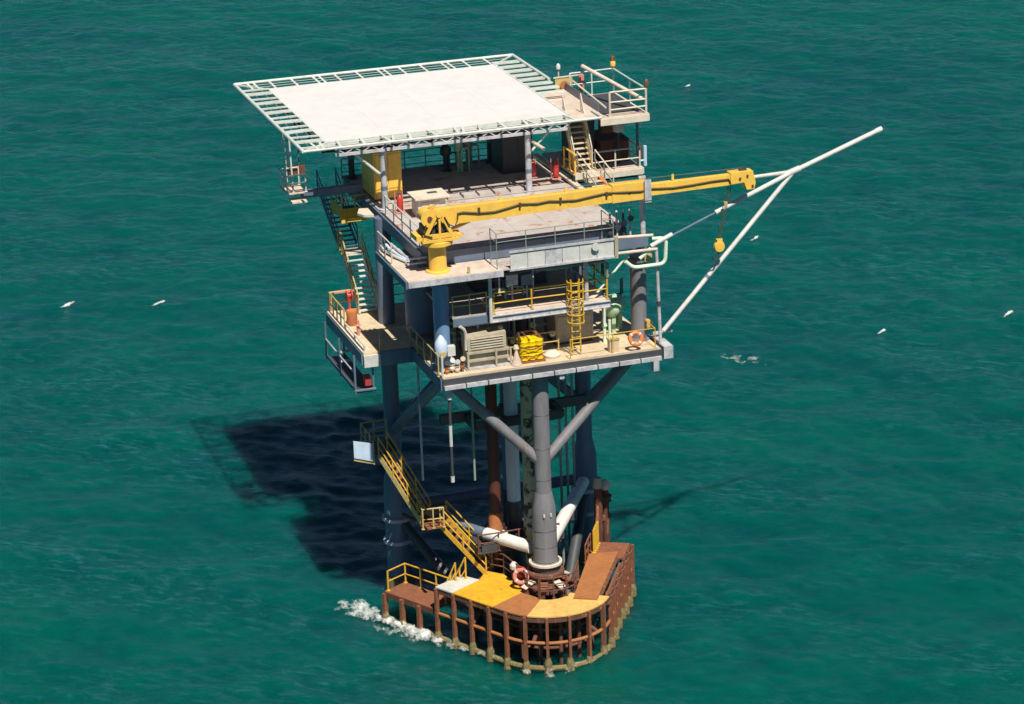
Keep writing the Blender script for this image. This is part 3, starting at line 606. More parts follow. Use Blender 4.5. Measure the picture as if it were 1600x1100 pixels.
box_unit('switch_cabinet', 'long dark cabinet under the mezzanine behind the khaki engine skid', 'cabinet', 1.4, 4.8, 7.4, 8.4, DK, 17.6, 'dark', 4)
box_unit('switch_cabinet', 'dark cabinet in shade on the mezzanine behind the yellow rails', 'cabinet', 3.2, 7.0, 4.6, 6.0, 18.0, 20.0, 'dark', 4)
box_unit('switch_cabinet', 'brown-grey cabinet below the caged ladder on the lower deck', 'cabinet', 6.75, 8.7, 2.6, 3.9, DK, DK+1.55, 'tan', 2)
for i,(x,y,z) in enumerate(((4.4,2.2,18.9),(5.3,2.6,18.7))):
    t = thing('gauge_panel', ('small white gauge panel behind the left end of the mezzanine rail','small blue gauge panel behind the middle of the mezzanine rail')[i], 'panel', (x,y,18))
    part('stand', MB().tube((x,y,18),(x,y,z),0.05,n=6), 'flange', t); part('board', MB().box(x-.3,x+.3,y-.05,y+.05,z,z+.55), ('flange','blue')[i], t)
# pipe runs in the shade
t = thing('process_piping', 'tangle of dark and grey process pipes between the lower deck and the mezzanine', 'piping', (5,4,DK))
for i in range(8):
    x0 = 1.2+i*1.15; y = 3.8+0.5*(i % 3); z = DK+0.5+0.35*(i % 4)
    part('pipe', MB().path([(x0,y,DK+0.02),(x0,y,z),(x0+0.1,y,z+.1),(x0+1.6,y,z+.1),(x0+1.7,y,z+.2),(x0+1.7,y,17.8)],0.07+0.02*(i%2),8), ('flange','thin','rustdark','blue')[i%4], t)
t = thing('process_piping', 'dark green and grey pipes under the main deck behind the crane platform edge', 'piping', (5,4,19))
for i in range(5):
    y = 3.2+0.7*i; z = 19.2+0.25*(i%3)
    part('pipe', MB().path([(1.0,y,z),(9.6,y,z),(9.8,y,z-.15),(9.8,y,18.2)],0.09,8), ('thin','dark','tank','dark','flange')[i], t)

rr2 = random.Random(9)
t = thing('process_piping', 'small coloured pipes and valves crowding the shaded back of the lower deck', 'piping', (5,3,DK))
for i in range(22):
    x = rr2.uniform(1.3,9.0); y = rr2.uniform(2.6,4.4); h1 = rr2.uniform(.4,2.3); x2 = x+rr2.uniform(-1.3,1.3)
    part('pipe', MB().path(rounded_([(x,y,DK+.02),(x,y,DK+h1),(x2,y+.2,DK+h1),(x2,y+.2,DK+h1+rr2.uniform(-.3,.4))],.15),rr2.uniform(.03,.08),7), rr2.choice(['tank','flange','yellow','rust','blue','thin','cream','red']), t)
for i in range(10):
    x = rr2.uniform(1.3,9.0); y = rr2.uniform(2.6,4.0); z = DK+rr2.uniform(.3,1.9); part('valve', MB().lathe((x,y,z),[(.05,0),(.14,.08),(.09,.2),(.16,.24),(.03,.34)],axis=(rr2.uniform(-.3,.3),-1,rr2.uniform(-.2,.5)),n=10), rr2.choice(['tank','flange','yellow','red','cream']), t)
t = thing('process_piping', 'small pipes and gauges standing in the shade on the mezzanine floor', 'piping', (5,2.5,18))
for i in range(14):
    x = rr2.uniform(3.2,8.6); y = rr2.uniform(2.4,4.4); h1 = rr2.uniform(.4,1.7); x2 = x+rr2.uniform(-1,1)
    part('pipe', MB().path(rounded_([(x,y,18.02),(x,y,18+h1),(x2,y+.2,18+h1),(x2,y+.2,18+h1+.3)],.15),rr2.uniform(.03,.07),7), rr2.choice(['tank','flange','rust','blue','thin','cream']), t)
# ------------------------------------------------------------------ crane platform, gallery and main deck
cp = thing('crane_platform', 'cream projecting platform that carries the yellow crane at the front left of the main deck', 'platform', (0.5,1,GZ))
part('floor', MB().prism([(-1.55,0.0),(3.2,0.0),(3.2,1.95),(-0.42,1.95),(-0.42,5.6),(-1.55,5.6)], GZ-0.1, GZ), 'deckpink', cp)
part('edge_girder', MB().beam((-1.55,-0.06,GZ-0.17),(3.25,-0.06,GZ-0.17),0.1,0.3), 'flange', cp)
part('edge_girder', MB().beam((-1.61,0.0,GZ-0.2),(-1.61,5.6,GZ-0.2),0.1,0.36), 'blue', cp)
part('edge_girder', MB().beam((3.26,0.0,GZ-0.2),(3.26,1.95,GZ-0.2),0.1,0.36), 'flange', cp)
part('bracket', MB().beam((0.6,1.9,GZ-0.4),(0.6,0.2,GZ-0.4),0.2,0.4).beam((-1.3,1.9,GZ-0.4),(3.0,1.9,GZ-0.4),0.2,0.4), 'dark', cp)
railing(cp, [(-1.5,5.5,GZ),(-1.5,3.0,GZ)], 'cream', 1.05, 1.2, 0.035)
part('tread_plate', MB().box(-1.2,-0.6,4.0,5.3,GZ+0.005,GZ+0.05), 'rust', cp)
part('stub_post', MB().box(1.5,1.62,0.0,0.1,GZ,GZ+0.35), 'oldyellow', cp)
part('step_bar', MB().beam((-1.0,2.0,GZ+0.25),(0.0,2.0,GZ+0.25),0.15,0.08).beam((-1.0,2.0,GZ+0.5),(0.0,2.0,GZ+0.5),0.15,0.08), 'flange', cp)
md = thing('main_deck', 'broad main deck with rust-stained pale grey floor half shaded by the helideck', 'deck', (5,9,MZ))
part('floor', MB().prism([(-0.1,2.2),(10.4,2.2),(10.4,17.2),(-0.1,17.2)], MZ-0.1, MZ), 'deckgrey', md)
pl = shared('deck_plate', lambda: MB().box(-0.875,0.875,-1.445,1.445,0.003,0.012), 'deckgrey')
for i in range(6):
    for j in range(3):
        inst('deck_plate', pl, md, (0.85+i*1.76, 3.7+j*2.9, MZ+random.uniform(0,0.004)))
part('edge_girder', MB().beam((-0.2,2.14,MZ-0.4),(10.45,2.14,MZ-0.4),0.12,0.7), 'blue', md)
part('edge_girder', MB().beam((-0.17,2.22,MZ-0.35),(-0.17,17.2,MZ-0.35),0.12,0.62), 'blue', md)
part('edge_girder', MB().beam((10.47,2.22,MZ-0.35),(10.47,17.2,MZ-0.35),0.12,0.62), 'blue', md)
part('edge_girder', MB().beam((-0.2,17.26,MZ-0.35),(10.45,17.26,MZ-0.35),0.12,0.62), 'blue', md)
for x in (0.6,3.8,7.2,10.6): part('cross_girder', MB().ibeam((x,2.3,MZ-0.4),(x,17.1,MZ-0.4),0.25,0.55) if x < 10 else MB().ibeam((10.2,2.3,MZ-0.4),(10.2,17.1,MZ-0.4),0.25,0.55), 'dark', md)
hatch = shared('hatch_cover', lambda: MB().box(-0.36,0.36,-0.42,0.42,0,0.16), 'deckgrey')
for i in range(5): inst('hatch_cover', hatch, md, (4.05+i*0.86, 10.9, MZ+0.02))
part('side_plate', MB().beam((10.6,8.0,MZ+0.15),(10.6,16.8,MZ+0.15),0.3,0.12), 'deckpink', md, 'pinkish toe beam along the right edge')
railing(md, [(-0.3,17.1,MZ),(10.3,17.1,MZ)], 'thin', 1.1, 1.2, 0.03, mids=(0.37,0.74), kick=0.15)
railing(md, [(-0.05,9.2,MZ),(-0.05,3.0,MZ)], 'net', 1.05, 1.5, 0.035)
gy = thing('front_gallery', 'grey-white panelled gallery with a thin rail along the front of the main deck', 'gallery', (6.3,1,20.4))
part('floor', MB().box(3.32,9.3,0.22,2.05,20.36,20.42), 'deckgrey', gy)
for i in range(6):
    x0 = 3.7+i*0.9; part('panel', MB().box(x0+.015,x0+.885,0.12,0.18,20.38,21.32), ('white','white','flange','white','white','white')[i], gy)
part('panel_rail', MB().box(3.65,9.15,0.06,0.115,21.25,21.36).box(3.65,9.15,0.06,0.115,20.33,20.43), 'flange', gy)
part('end_post', MB().box(9.12,9.3,0.06,0.3,20.3,21.4), 'tan', gy)
railing(gy, [(3.05,1.2,20.5),(3.05,0.2,20.5),(9.1,0.2,20.5),(9.1,1.9,20.5)], 'thin', 1.8, 1.55, 0.024, mids=(1.35,))
part('side_rail', MB().path([(9.2,0.2,20.5),(11.4,0.2,20.47)],0.08,8).path([(9.2,0.25,21.3),(11.2,0.25,21.2)],0.08,8), 'deckpink', gy)
part('side_beam', MB().box(9.3,11.2,0.9,1.1,20.45,21.0), 'blue', gy)
part('round_lamp', MB().lathe((8.1,0.05,21.05), [(0.02,0),(0.2,0.03),(0.2,0.1)], axis=(0,-1,0), n=16), 'white', gy)

# ------------------------------------------------------------------ crane
cr_ = thing('pedestal_crane', 'yellow pedestal crane with its long boom laid across the front of the platform', 'crane', (0.3,1.1,GZ))
part('pedestal', MB().tube((0.3,1.1,GZ),(0.3,1.1,GZ+1.35),0.44,n=24).lathe((0.3,1.1,GZ), [(0.6,0.002),(0.6,0.08),(0.46,0.1)],n=24), 'crane', cr_)
part('slew_ring', MB().lathe((0.3,1.1,GZ+1.3), [(0.5,0),(0.78,0.12),(0.78,0.3),(0.6,0.36)], n=28), 'crane', cr_)
part('platform', MB().box(-0.6,1.2,0.42,1.8,GZ+1.66,GZ+1.8), 'crane', cr_)
for yy in (0.5, 1.65):
    part('a_frame', MB().beam((-0.5,yy,GZ+1.8),(0.25,yy,GZ+3.2),0.1,0.16).beam((0.3,yy,GZ+1.8),(0.3,yy,GZ+3.15),0.1,0.12).beam((1.0,yy,GZ+1.8),(0.35,yy,GZ+3.15),0.1,0.16).beam((-0.55,yy,GZ+1.95),(1.15,yy,GZ+1.95),0.08,0.22), 'crane', cr_)
part('a_frame_head', MB().tube((0.3,0.4,GZ+3.05),(0.3,1.75,GZ+3.05),0.17,n=14), 'crane', cr_)
part('winch', MB().tube((-0.15,0.62,GZ+2.85),(-0.15,1.55,GZ+2.85),0.36,n=18).lathe((-0.15,0.58,GZ+2.85),[(.44,0),(.44,.05)],axis=(0,1,0),n=18), 'crane', cr_)
part('winch_hub', MB().tube((-0.15,0.50,GZ+2.85),(-0.15,0.57,GZ+2.85),0.12,n=12), 'rustdark', cr_)
part('winch_drum', MB().tube((0.45,0.68,GZ+2.3),(0.45,1.5,GZ+2.3),0.24,n=14), 'dark', cr_)
part('engine', MB().box(-0.45,0.15,0.75,1.5,GZ+1.82,GZ+2.45).box(0.3,0.95,0.8,1.5,GZ+1.82,GZ+2.15), 'dark', cr_)
part('luffing_cylinder', MB().tube((0.8,1.08,GZ+1.95),(2.6,1.08,GZ+2.55),0.09,n=12), 'crane', cr_)
part('hanging_hose', MB().path([(0.55,0.42,GZ+2.9),(0.75,0.38,GZ+2.5),(1.05,0.42,GZ+2.35),(1.25,0.6,GZ+2.6)],.035,6).path([(-0.4,0.42,GZ+2.6),(-0.5,0.4,GZ+2.1),(-0.1,0.42,GZ+1.95)],.035,6), 'hose', cr_)
part('counter_bracket', MB().box(-0.85,-0.6,0.6,1.6,GZ+1.75,GZ+2.0).box(1.2,1.5,0.7,1.5,GZ+1.7,GZ+1.85), 'crane', cr_)

BY = 1.05
def tri_box(x0, z0a, z0b, x1, z1a, z1b, y0, y1):
    return MB().add([(x0,y0,z0a),(x1,y0,z1a),(x1,y0,z1b),(x0,y0,z0b),(x0,y1,z0a),(x1,y1,z1a),(x1,y1,z1b),(x0,y1,z0b)],[(0,1,2,3),(7,6,5,4),(0,4,5,1),(1,5,6,2),(2,6,7,3),(3,7,4,0)])
boom = part('boom', tri_box(0.35,22.85,23.68,11.0,22.98,23.74,BY-0.25,BY+0.25), 'crane', cr_)
part('boom_collar', tri_box(9.3,22.93,23.83,11.05,22.95,23.83,BY-0.3,BY+0.3), 'crane', cr_)
part('inner_boom', tri_box(11.05,23.05,23.62,15.9,23.1,23.62,BY-0.2,BY+0.2), 'crane', cr_)
hp = [(-1.15,0),(0.05,0),(0.2,-0.62),(0.12,-0.95),(-0.28,-0.95),(-0.42,-0.55),(-1.15,-0.58)]
hd = MB(); n_ = len(hp); hd.add([(16.75+a, BY-0.27, 23.72+b) for a,b in hp]+[(16.75+a, BY+0.27, 23.72+b) for a,b in hp], [tuple(range(n_)), tuple(range(2*n_-1,n_-1,-1))]+[(i,n_+i,n_+(i+1)%n_,(i+1)%n_) for i in range(n_)])
part('boom_head', hd, 'crane', cr_)
hose = [(1.3,23.1),(1.32,23.4),(1.6,23.42),(2.4,23.28),(3.2,23.25),(4.0,23.38),(4.5,23.48),(5.4,23.4),(6.0,23.45),(6.6,23.38),(7.4,23.33),(8.2,23.42),(9.0,23.5),(9.8,23.45),(10.8,23.38),(11.4,23.42),(12.5,23.33),(13.6,23.36),(14.6,23.42),(15.5,23.42),(15.62,23.2)]
part('boom_hose', MB().path([(x, BY-(0.30 if x<9.2 or x > 11.1 else 0.34)+(0.06 if x > 11.1 else 0), z) for x,z in hose],0.045,6), 'hose', cr_)
part('hoist_rope', MB().path([(-0.15,BY,GZ+3.2),(0.6,BY,23.98),(9.2,BY,23.92),(16.3,BY,23.86)],.018,5), 'dark', cr_)
part('sheave', MB().tube((16.35,BY-.09,23.72),(16.35,BY+.09,23.72),.2,n=16), 'dark', cr_)
for x in (3.6,7.0,12.6): part('rope_guide', MB().beam((x,BY,23.66),(x,BY,23.96),.12,.05), 'crane', cr_)
for x, z in ((16.1,23.4),(16.5,23.5),(16.78,22.95),(10.2,23.35)): part('pin', MB().tube((x,BY-.33,z),(x,BY-.2,z),.06,n=10), 'rustdark', cr_)
for x in (1.2,3.0,5.0,7.0,8.8,12.2,13.8): part('boom_plate', MB().box(x-.03,x+.03,BY-.268,BY-.252,23.08,23.6) if x < 10 else MB().box(x-.03,x+.03,BY-.22,BY-.202,23.14,23.56), 'crane', cr_)
for x in (2.4,4.5,6.6,9.0): part('hose_clip', MB().box(x-.05,x+.05,BY-.36,BY-.24,23.3,23.55), 'hose', cr_)
hx, hzz = 15.75, 20.25
part('hoist_wire', MB().path([(15.6,BY,23.1),(15.35,BY,22.0),(15.0,BY,hzz)],0.022,6).path([(15.75,BY,23.1),(15.5,BY,22.0),(15.1,BY,hzz)],0.022,6), 'hose', cr_)
part('wire_weight', MB().box(15.32,15.5,BY-.08,BY+.08,22.0,22.2), 'oldyellow', cr_)
hb = part('hook_block', MB().lathe((15.05,BY-0.14,hzz-0.35), [(0.05,0),(0.26,0.02),(0.3,0.14),(0.26,0.26),(0.05,0.28)], axis=(0,1,0), n=18).box(14.9,15.2,BY-.1,BY+.1,hzz-.1,hzz+.05), 'crane', cr_)
part('hook', MB().path([(15.02,BY,hzz-.62),(15.0,BY,hzz-.85),(14.9,BY,hzz-1.02),(14.75,BY,hzz-.98),(14.72,BY,hzz-.82)],0.045,8), 'dark', hb)
t = thing('boom_rest', 'grey post with a cradle that holds up the middle of the crane boom', 'post', (11.12,1.2,GZ-0.4))
part('post', MB().tube((11.12,0.98+0.45,GZ-0.6),(11.12,1.0+0.45,22.9),0.14,n=12), 'flange', t)
part('cradle', MB().box(10.95,11.3,0.6,0.68,22.85,23.95).box(10.95,11.3,1.4,1.48,22.85,23.95).box(10.95,11.3,0.6,1.48,22.8,22.9), 'flange', t)
# control box by the crane
t = thing('control_cabin', 'cream box with a dark slot in its flat roof behind the crane', 'cabin', (1.9,8.4,MZ))
part('body', MB().box(1.3,2.75,7.8,9.0,MZ+0.02,MZ+1.05), 'cream', t)
part('roof', MB().box(1.1,2.95,7.55,9.15,MZ+1.06,MZ+1.14), 'cream', t)
part('roof_slot', MB().box(2.0,2.5,8.35,8.6,MZ+1.14,MZ+1.17), 'dark', t)
part('front_vent', MB().box(1.5,2.4,7.77,7.798,MZ+0.5,MZ+0.85), 'deckpink', t)

# ------------------------------------------------------------------ flare boom
fb = thing('flare_boom', 'long pale tripod boom reaching out over the sea at the right of the platform', 'boom', (11.9,1,16))
ND = Vector((19.75,2.5,22.9)); TP = Vector((24.38,2.5,24.50))
part('main_pole', MB().tube(ND,TP,0.13,n=12), 'white', fb)
part('main_pole_tip', MB().tube(TP-(TP-ND).normalized()*0.05,TP+(TP-ND).normalized()*0.3,0.15,n=12), 'white', fb)
lo = Vector((11.95,1.0,15.85)); up1 = Vector((12.1,0.8,20.75)); up2 = Vector((11.35,2.2,22.85))
part('lower_strut', MB().tube(lo,ND,0.12,n=12), 'white', fb)
part('collar', MB().tube(lo.lerp(ND,0.33),lo.lerp(ND,0.345),0.15,n=12), 'blue', fb)
part('upper_strut', MB().tube(up1.lerp(ND,0.38),ND,0.12,n=12), 'white', fb)
part('strut_rod', MB().tube(up1,up1.lerp(ND,0.38),0.055,n=8), 'blue', fb, 'thin blue-grey inner end of the upper strut')
part('rear_strut', MB().tube(up2,ND,0.10,n=12), 'white', fb)
part('node', MB().tube(ND-Vector((0.5,0,0.12)),ND+Vector((0.35,0,0.12)),0.17,n=12), 'white', fb)
t = thing('vent_post', 'slim pale grey upright post beside the mint pipe at the right corner', 'post', (11.6,0.5,DK))
part('post', MB().tube((11.6,0.5,DK+0.1),(11.46,0.5,20.6),0.085,n=10), 'flange', t)
part('band', MB().tube((11.545,0.5,17.4),(11.54,0.5,17.65),0.11,n=10), 'dark', t)
rounded = rounded_
t = thing('vent_pipe', 'mint green bent pipe looping outside the right corner of the main deck', 'pipe', (11,0.3,20))
part('pipe', MB().path(rounded([(9.75,0.3,20.0),(10.15,0.3,19.62),(11.85,0.3,19.62),(11.92,0.3,20.95),(11.3,0.6,20.9)],0.35),0.10,10), 'mint', t)
part('cross_pipe', MB().tube((11.1,0.3,20.62),(12.25,0.3,21.1),0.12,n=10), 'white', t)
part('cross_pipe', MB().tube((10.5,0.3,20.05),(11.1,0.3,20.5),0.10,n=10), 'mint', t)
# lattice at right end of main deck
t = thing('pipe_manifold', 'dark valve manifold with loops of pipe at the right end of the main deck', 'manifold', (10.4,2.6,GZ))
for i in range(4):
    x = 9.6+i*0.35
    part('pipe', MB().path(rounded([(x,2.0,GZ-0.1),(x,2.0,GZ+1.1+.2*(i%2)),(x+.3,2.9,GZ+1.4),(x+.3,2.9,GZ+0.7)],0.2),0.055,8), ('blue','net','dark','flange')[i], t)
    part('valve_wheel', MB().lathe((x,1.92,GZ+0.6+.2*i), [(0.03,0),(0.16,0.02),(0.16,0.06),(0.03,0.08)], axis=(0,-1,0), n=14), ('dark','flange','blue','dark')[i], t)

# ------------------------------------------------------------------ helideck
X0, X1, Y0, Y1, NW = -2.65, 10.35, 10.45, 23.05, 1.62
hd_ = thing('helideck', 'square white helicopter deck with a pale open net frame round it', 'helideck', (3.85,16.7,HZ))
NP = 4
for i in range(NP):
    for j in range(NP):
        a = X0+(X1-X0)*i/NP; b = X0+(X1-X0)*(i+1)/NP; c = Y0+(Y1-Y0)*j/NP; d = Y0+(Y1-Y0)*(j+1)/NP
        part('deck_panel', MB().box(a+.0015,b-.0015,c+.0015,d-.0015,HZ-0.12,HZ), 'pad', hd_)
part('pad_edge', MB().beam((X0,Y0-.06,HZ-.12),(X1,Y0-.06,HZ-.12),.1,.26).beam((X0-.06,Y0,HZ-.12),(X0-.06,Y1,HZ-.12),.1,.26).beam((X1+.06,Y0,HZ-.12),(X1+.06,Y1,HZ-.12),.1,.26).beam((X0,Y1+.06,HZ-.12),(X1,Y1+.06,HZ-.12),.1,.26), 'net', hd_)
a0, a1, b0, b1 = X0-NW, X1+NW, Y0-NW, Y1+NW
ZR = HZ+0.06
part('net_rim', MB().path([(a0,b0,ZR),(a1-0.3,b0,ZR),(a1-0.3,b0+1.5,ZR)],0.07,8), 'net', hd_)
part('net_rim', MB().path([(a0,b0,ZR),(a0,b1,ZR)],0.09,8), 'net', hd_)
part('net_rim', MB().path([(a0,b1,ZR),(a1,b1,ZR)],0.09,8), 'net', hd_)
part('net_rim', MB().path([(a1,b1,ZR),(a1,b1-6.5,ZR)],0.09,8), 'net', hd_)
for nx, mx in (((a0,b0),(X0,Y0)),((a0,b1),(X0,Y1)),((a1,b1),(X1,Y1))):
    part('corner_brace', MB().beam((nx[0],nx[1],ZR),(mx[0],mx[1],HZ-.05),.1,.08), 'net', hd_)
rl_ = shared('net_rung:long', lambda: MB().box(-NW/2,NW/2,-0.065,0.065,-0.04,0.04), 'net')
for k in range(13):
    y = Y0-0.75+k*1.12
    inst('net_rung', rl_, hd_, (X0-NW/2, y, HZ), (0,random.uniform(-.02,.02),0))
    if k % 2: inst('net_rung', rl_, hd_, (X0-NW/2, y+0.28, HZ), (0,random.uniform(-.02,.02),0))
    if k > 4:
        inst('net_rung', rl_, hd_, (X1+NW/2, y, HZ)); inst('net_rung', rl_, hd_, (X1+NW/2, y+0.3, HZ))
for k in range(12):
    x = X0-0.9+k*1.25
    for dx in ((0,) if k % 3 else (0, 0.35)):
        inst('net_rung', rl_, hd_, (x+dx, Y1+NW/2, HZ), (0,0,math.pi/2)); inst('net_rung', rl_, hd_, (x+dx+.1, Y0-NW/2, HZ), (0,0,math.pi/2+random.uniform(-.25,.25)))
# thin mesh of the net itself: real cords, one stuff part
mb = MB()
for k in range(2):
    o_ = (k+1)*NW/3
    mb.path([(X0-o_,Y0-o_,HZ+.02),(X0-o_,Y1+o_,HZ+.02)],0.014,3); mb.path([(X0-o_,Y1+o_,HZ+.02),(X1+o_,Y1+o_,HZ+.02)],0.014,3); mb.path([(X0-o_,Y0-o_,HZ+.02),(X1+o_*.6,Y0-o_,HZ+.02)],0.014,3)
nc = part('net_cord', mb, 'net', hd_); nc['kind'] = 'stuff'
# girders beneath
part('front_truss', MB().beam((X0+0.3,9.95,HZ-.62),(X1-0.2,9.95,HZ-.62),.16,.14).beam((X0+0.3,9.95,HZ-.30),(X1-0.2,9.95,HZ-.30),.12,.08), 'flange', hd_)
zig = MB()
for i in range(14):
    xa = X0+.4+i*.9; zig.beam((xa,9.95,HZ-.32),(xa+.45,9.95,HZ-.60),.05,.05).beam((xa+.45,9.95,HZ-.60),(xa+.9,9.95,HZ-.32),.05,.05)
part('truss_lacing', zig, 'flange', hd_)
for x in (0.2,2.9,5.5,8.05): part('deck_girder', MB().ibeam((x,9.9,HZ-.42),(x,Y1-.3,HZ-.42),.25,.5), 'dark', hd_)
for y in (12.5,15.5,18.5,21.5): part('deck_girder', MB().ibeam((X0+.2,y,HZ-.9),(X1-.2,y,HZ-.9),.25,.4), 'dark', hd_)
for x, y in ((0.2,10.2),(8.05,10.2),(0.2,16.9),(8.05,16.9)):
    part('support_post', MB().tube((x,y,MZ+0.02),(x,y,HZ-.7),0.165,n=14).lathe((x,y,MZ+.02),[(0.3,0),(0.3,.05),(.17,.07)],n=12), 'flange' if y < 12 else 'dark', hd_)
    part('post_band', MB().tube((x,y,22.3),(x,y,22.5),0.18,n=14), 'blue', hd_)
part('knee_stay', MB().tube((-1.35,10.2,HZ-.65),(0.05,10.2,HZ-2.0),.075,n=8), 'white', hd_)
part('knee_stay', MB().tube((9.35,10.2,HZ-.6),(8.15,10.2,HZ-1.75),.06,n=8), 'mint', hd_)
part('knee_stay', MB().tube((8.2,10.3,HZ-1.1),(8.9,9.9,HZ-1.6),.09,n=8), 'deckpink', hd_)
part('knee_stay', MB().tube((-1.6,16.9,HZ-1.0),(0.1,16.9,HZ-2.6),.09,n=8), 'blue', hd_)

# left ladder hung from the helideck
t = thing('hanging_ladder', 'pale mint ladder hanging from the left net frame of the helideck', 'ladder', (-4.1,13,HZ))
for y in (13.9,12.6): part('rail', MB().tube((-4.12,y,HZ+.05),(-4.05,y,22.0),.045,n=6), 'net', t)
lr = shared('rung', lambda: MB().tube((0,0,0),(0,1.3,0),.03,n=6), 'net')
for k in range(9): inst('rung', lr, t, (-4.1,12.6,22.3+k*.32))
t = thing('ladder_platform', 'little pale platform at the foot of the hanging ladder at the far left', 'platform', (-3.9,13,22))
part('floor', MB().box(-4.4,-3.4,12.5,14.0,21.95,22.02), 'deckpink', t)
railing(t, [(-3.4,12.5,22.02),(-4.4,12.5,22.02),(-4.4,14.0,22.02),(-3.4,14.0,22.02)], 'net', 0.95, .8, .035)
part('lower_step', MB().box(-4.2,-3.4,12.3,13.2,21.5,21.58), 'cream', t)
part('grey_locker', MB().box(-3.9,-3.0,14.1,14.5,22.55,23.0), 'rustdark', t)
part('support_beam', MB().beam((-3.5,13.2,21.72),(-0.23,13.2,21.72),.3,.38), 'blue', t)
part('hanger', MB().tube((-3.3,14.2,21.9),(-3.3,14.2,HZ-.1),.04,n=6), 'blue', t)

# left stair between main deck and lower deck wing
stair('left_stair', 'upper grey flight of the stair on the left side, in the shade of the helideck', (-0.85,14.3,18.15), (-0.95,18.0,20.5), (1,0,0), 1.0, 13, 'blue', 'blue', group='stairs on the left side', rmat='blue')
t = thing('stair_landing', 'little cream landing half way down the left side stair', 'landing', (-0.8,13.9,18.1))
part('floor', MB().box(-1.4,-0.2,13.5,14.3,18.05,18.12), 'cream', t)
railing(t, [(-1.4,14.3,18.12),(-1.4,13.5,18.12)], 'yellow', 1.1, .8, .04)
part('bracket', MB().tube((-0.3,13.9,18.0),(0.1,12.4,16.5),.07,n=8), 'blue', t)
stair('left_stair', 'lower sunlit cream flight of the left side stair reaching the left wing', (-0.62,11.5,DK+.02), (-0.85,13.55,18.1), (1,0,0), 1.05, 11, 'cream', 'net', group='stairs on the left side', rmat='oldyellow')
# yellow box and yellow basket landing at left of main deck
t = thing('yellow_cabinet', 'tall yellow cabinet on the main deck behind the left front helideck post', 'cabinet', (1.0,13,MZ))
part('body', MB().box(0.15,1.65,12.0,14.5,MZ+.08,MZ+2.6), 'crane', t)
part('door', MB().box(0.25,0.88,11.96,11.998,MZ+.2,MZ+2.45), 'crane', t); part('door', MB().box(0.93,1.56,11.96,11.998,MZ+.2,MZ+2.45), 'crane', t)
part('base_frame', MB().box(0.12,1.68,11.94,14.55,MZ+.01,MZ+.078), 'dark', t)
part('roof_cap', MB().box(0.08,1.72,11.92,14.58,MZ+2.602,MZ+2.66), 'dark', t)
t = thing('yellow_basket', 'yellow-sided basket landing overhanging the left edge of the main deck', 'basket', (-0.8,13.6,20.6))
bz = 20.05
part('floor', MB().box(-1.3,0.05,13.4,15.6,bz,bz+.06), 'dark', t)
part('side_panel', MB().box(-1.3,0.05,13.35,13.4,bz-.05,bz+.55), 'yellow', t); part('side_panel', MB().box(-1.35,-1.3,13.4,15.6,bz-.05,bz+.55), 'yellow', t)
part('rim', MB().path([(0.1,13.38,bz+1.2),(-1.33,13.38,bz+1.2),(-1.33,15.6,bz+1.2),(0.1,15.6,bz+1.2)],.05,6).path([(0.1,13.38,bz+.9),(-1.33,13.38,bz+.9),(-1.33,15.6,bz+.9)],.04,6), 'oldyellow', t)
for x, y in ((-1.33,13.38),(-0.6,13.38),(0.05,13.38),(-1.33,14.5),(-1.33,15.6)): part('post', MB().tube((x,y,bz),(x,y,bz+1.2),.045,n=6), 'yellow', t)
part('bracket', MB().beam((-1.4,13.5,bz-.15),(0.0,13.5,bz-.15),.15,.15).beam((-1.4,15.4,bz-.15),(0.0,15.4,bz-.15),.15,.15).box(-1.4,-1.1,13.3,13.6,bz-.22,bz-.07), 'crane', t)
# white hose tray and pale pipes at left edge
t = thing('deck_tray', 'pale oval tray projecting from the left edge of the main deck near the helideck post', 'tray', (-0.9,10.6,MZ))
part('tray', MB().prism([(-1.3,10.2),(-1.1,9.7),(-0.6,9.5),(-0.55,10.9),(-1.0,11.0)], MZ-.1, MZ+.02), 'cream', t)
t = thing('pale_hose', 'pale blue-grey hose and pipe bundle along the left edge below the main deck', 'hose', (-1.0,6,20.7))
for i in range(3): part('hose', MB().path([(-1.35+.25*i,5.5,20.8),(-1.3+.25*i,4.9,20.66+.06*i),(-1.1+.22*i,3.9,20.64),(-0.8+.15*i,2.9,20.62)],.075,8), ('net','sign','flange')[i], t)
# red gear by the left post
def extinguisher(x, y, z, label, s=1.0):
    t = thing('fire_extinguisher', label, 'extinguisher', (x,y,z), 'fire extinguishers')
    part('cylinder', MB().lathe((x,y,z+.15*s), [(0.14*s,0),(0.17*s,.05*s),(0.17*s,.6*s),(.1*s,.75*s),(.04*s,.82*s)], n=14), 'red', t)
    part('handle', MB().box(x-.12*s,x+.06*s,y-.03,y+.03,z+.98*s,z+1.06*s), 'dark', t)
    part('trolley', MB().beam((x-.2*s,y+.2,z+.05),(x-.2*s,y+.2,z+1.1*s),.05,.05).beam((x+.2*s,y+.2,z+.05),(x+.2*s,y+.2,z+1.1*s),.05,.05).box(x-.25*s,x+.25*s,y-.15,y+.22,z+.02,z+.08), 'pink', t)
    return t
extinguisher(0.75, 9.3, MZ+.02, 'faded red wheeled extinguisher by the left front helideck post', 1.0)
extinguisher(8.75, 11.6, MZ+.35, 'red wheeled extinguisher just right of the right front helideck post', 0.95)
extinguisher(9.95, 11.4, MZ+.2, 'red wheeled extinguisher beside the foot of the cream right side stair', 1.0)
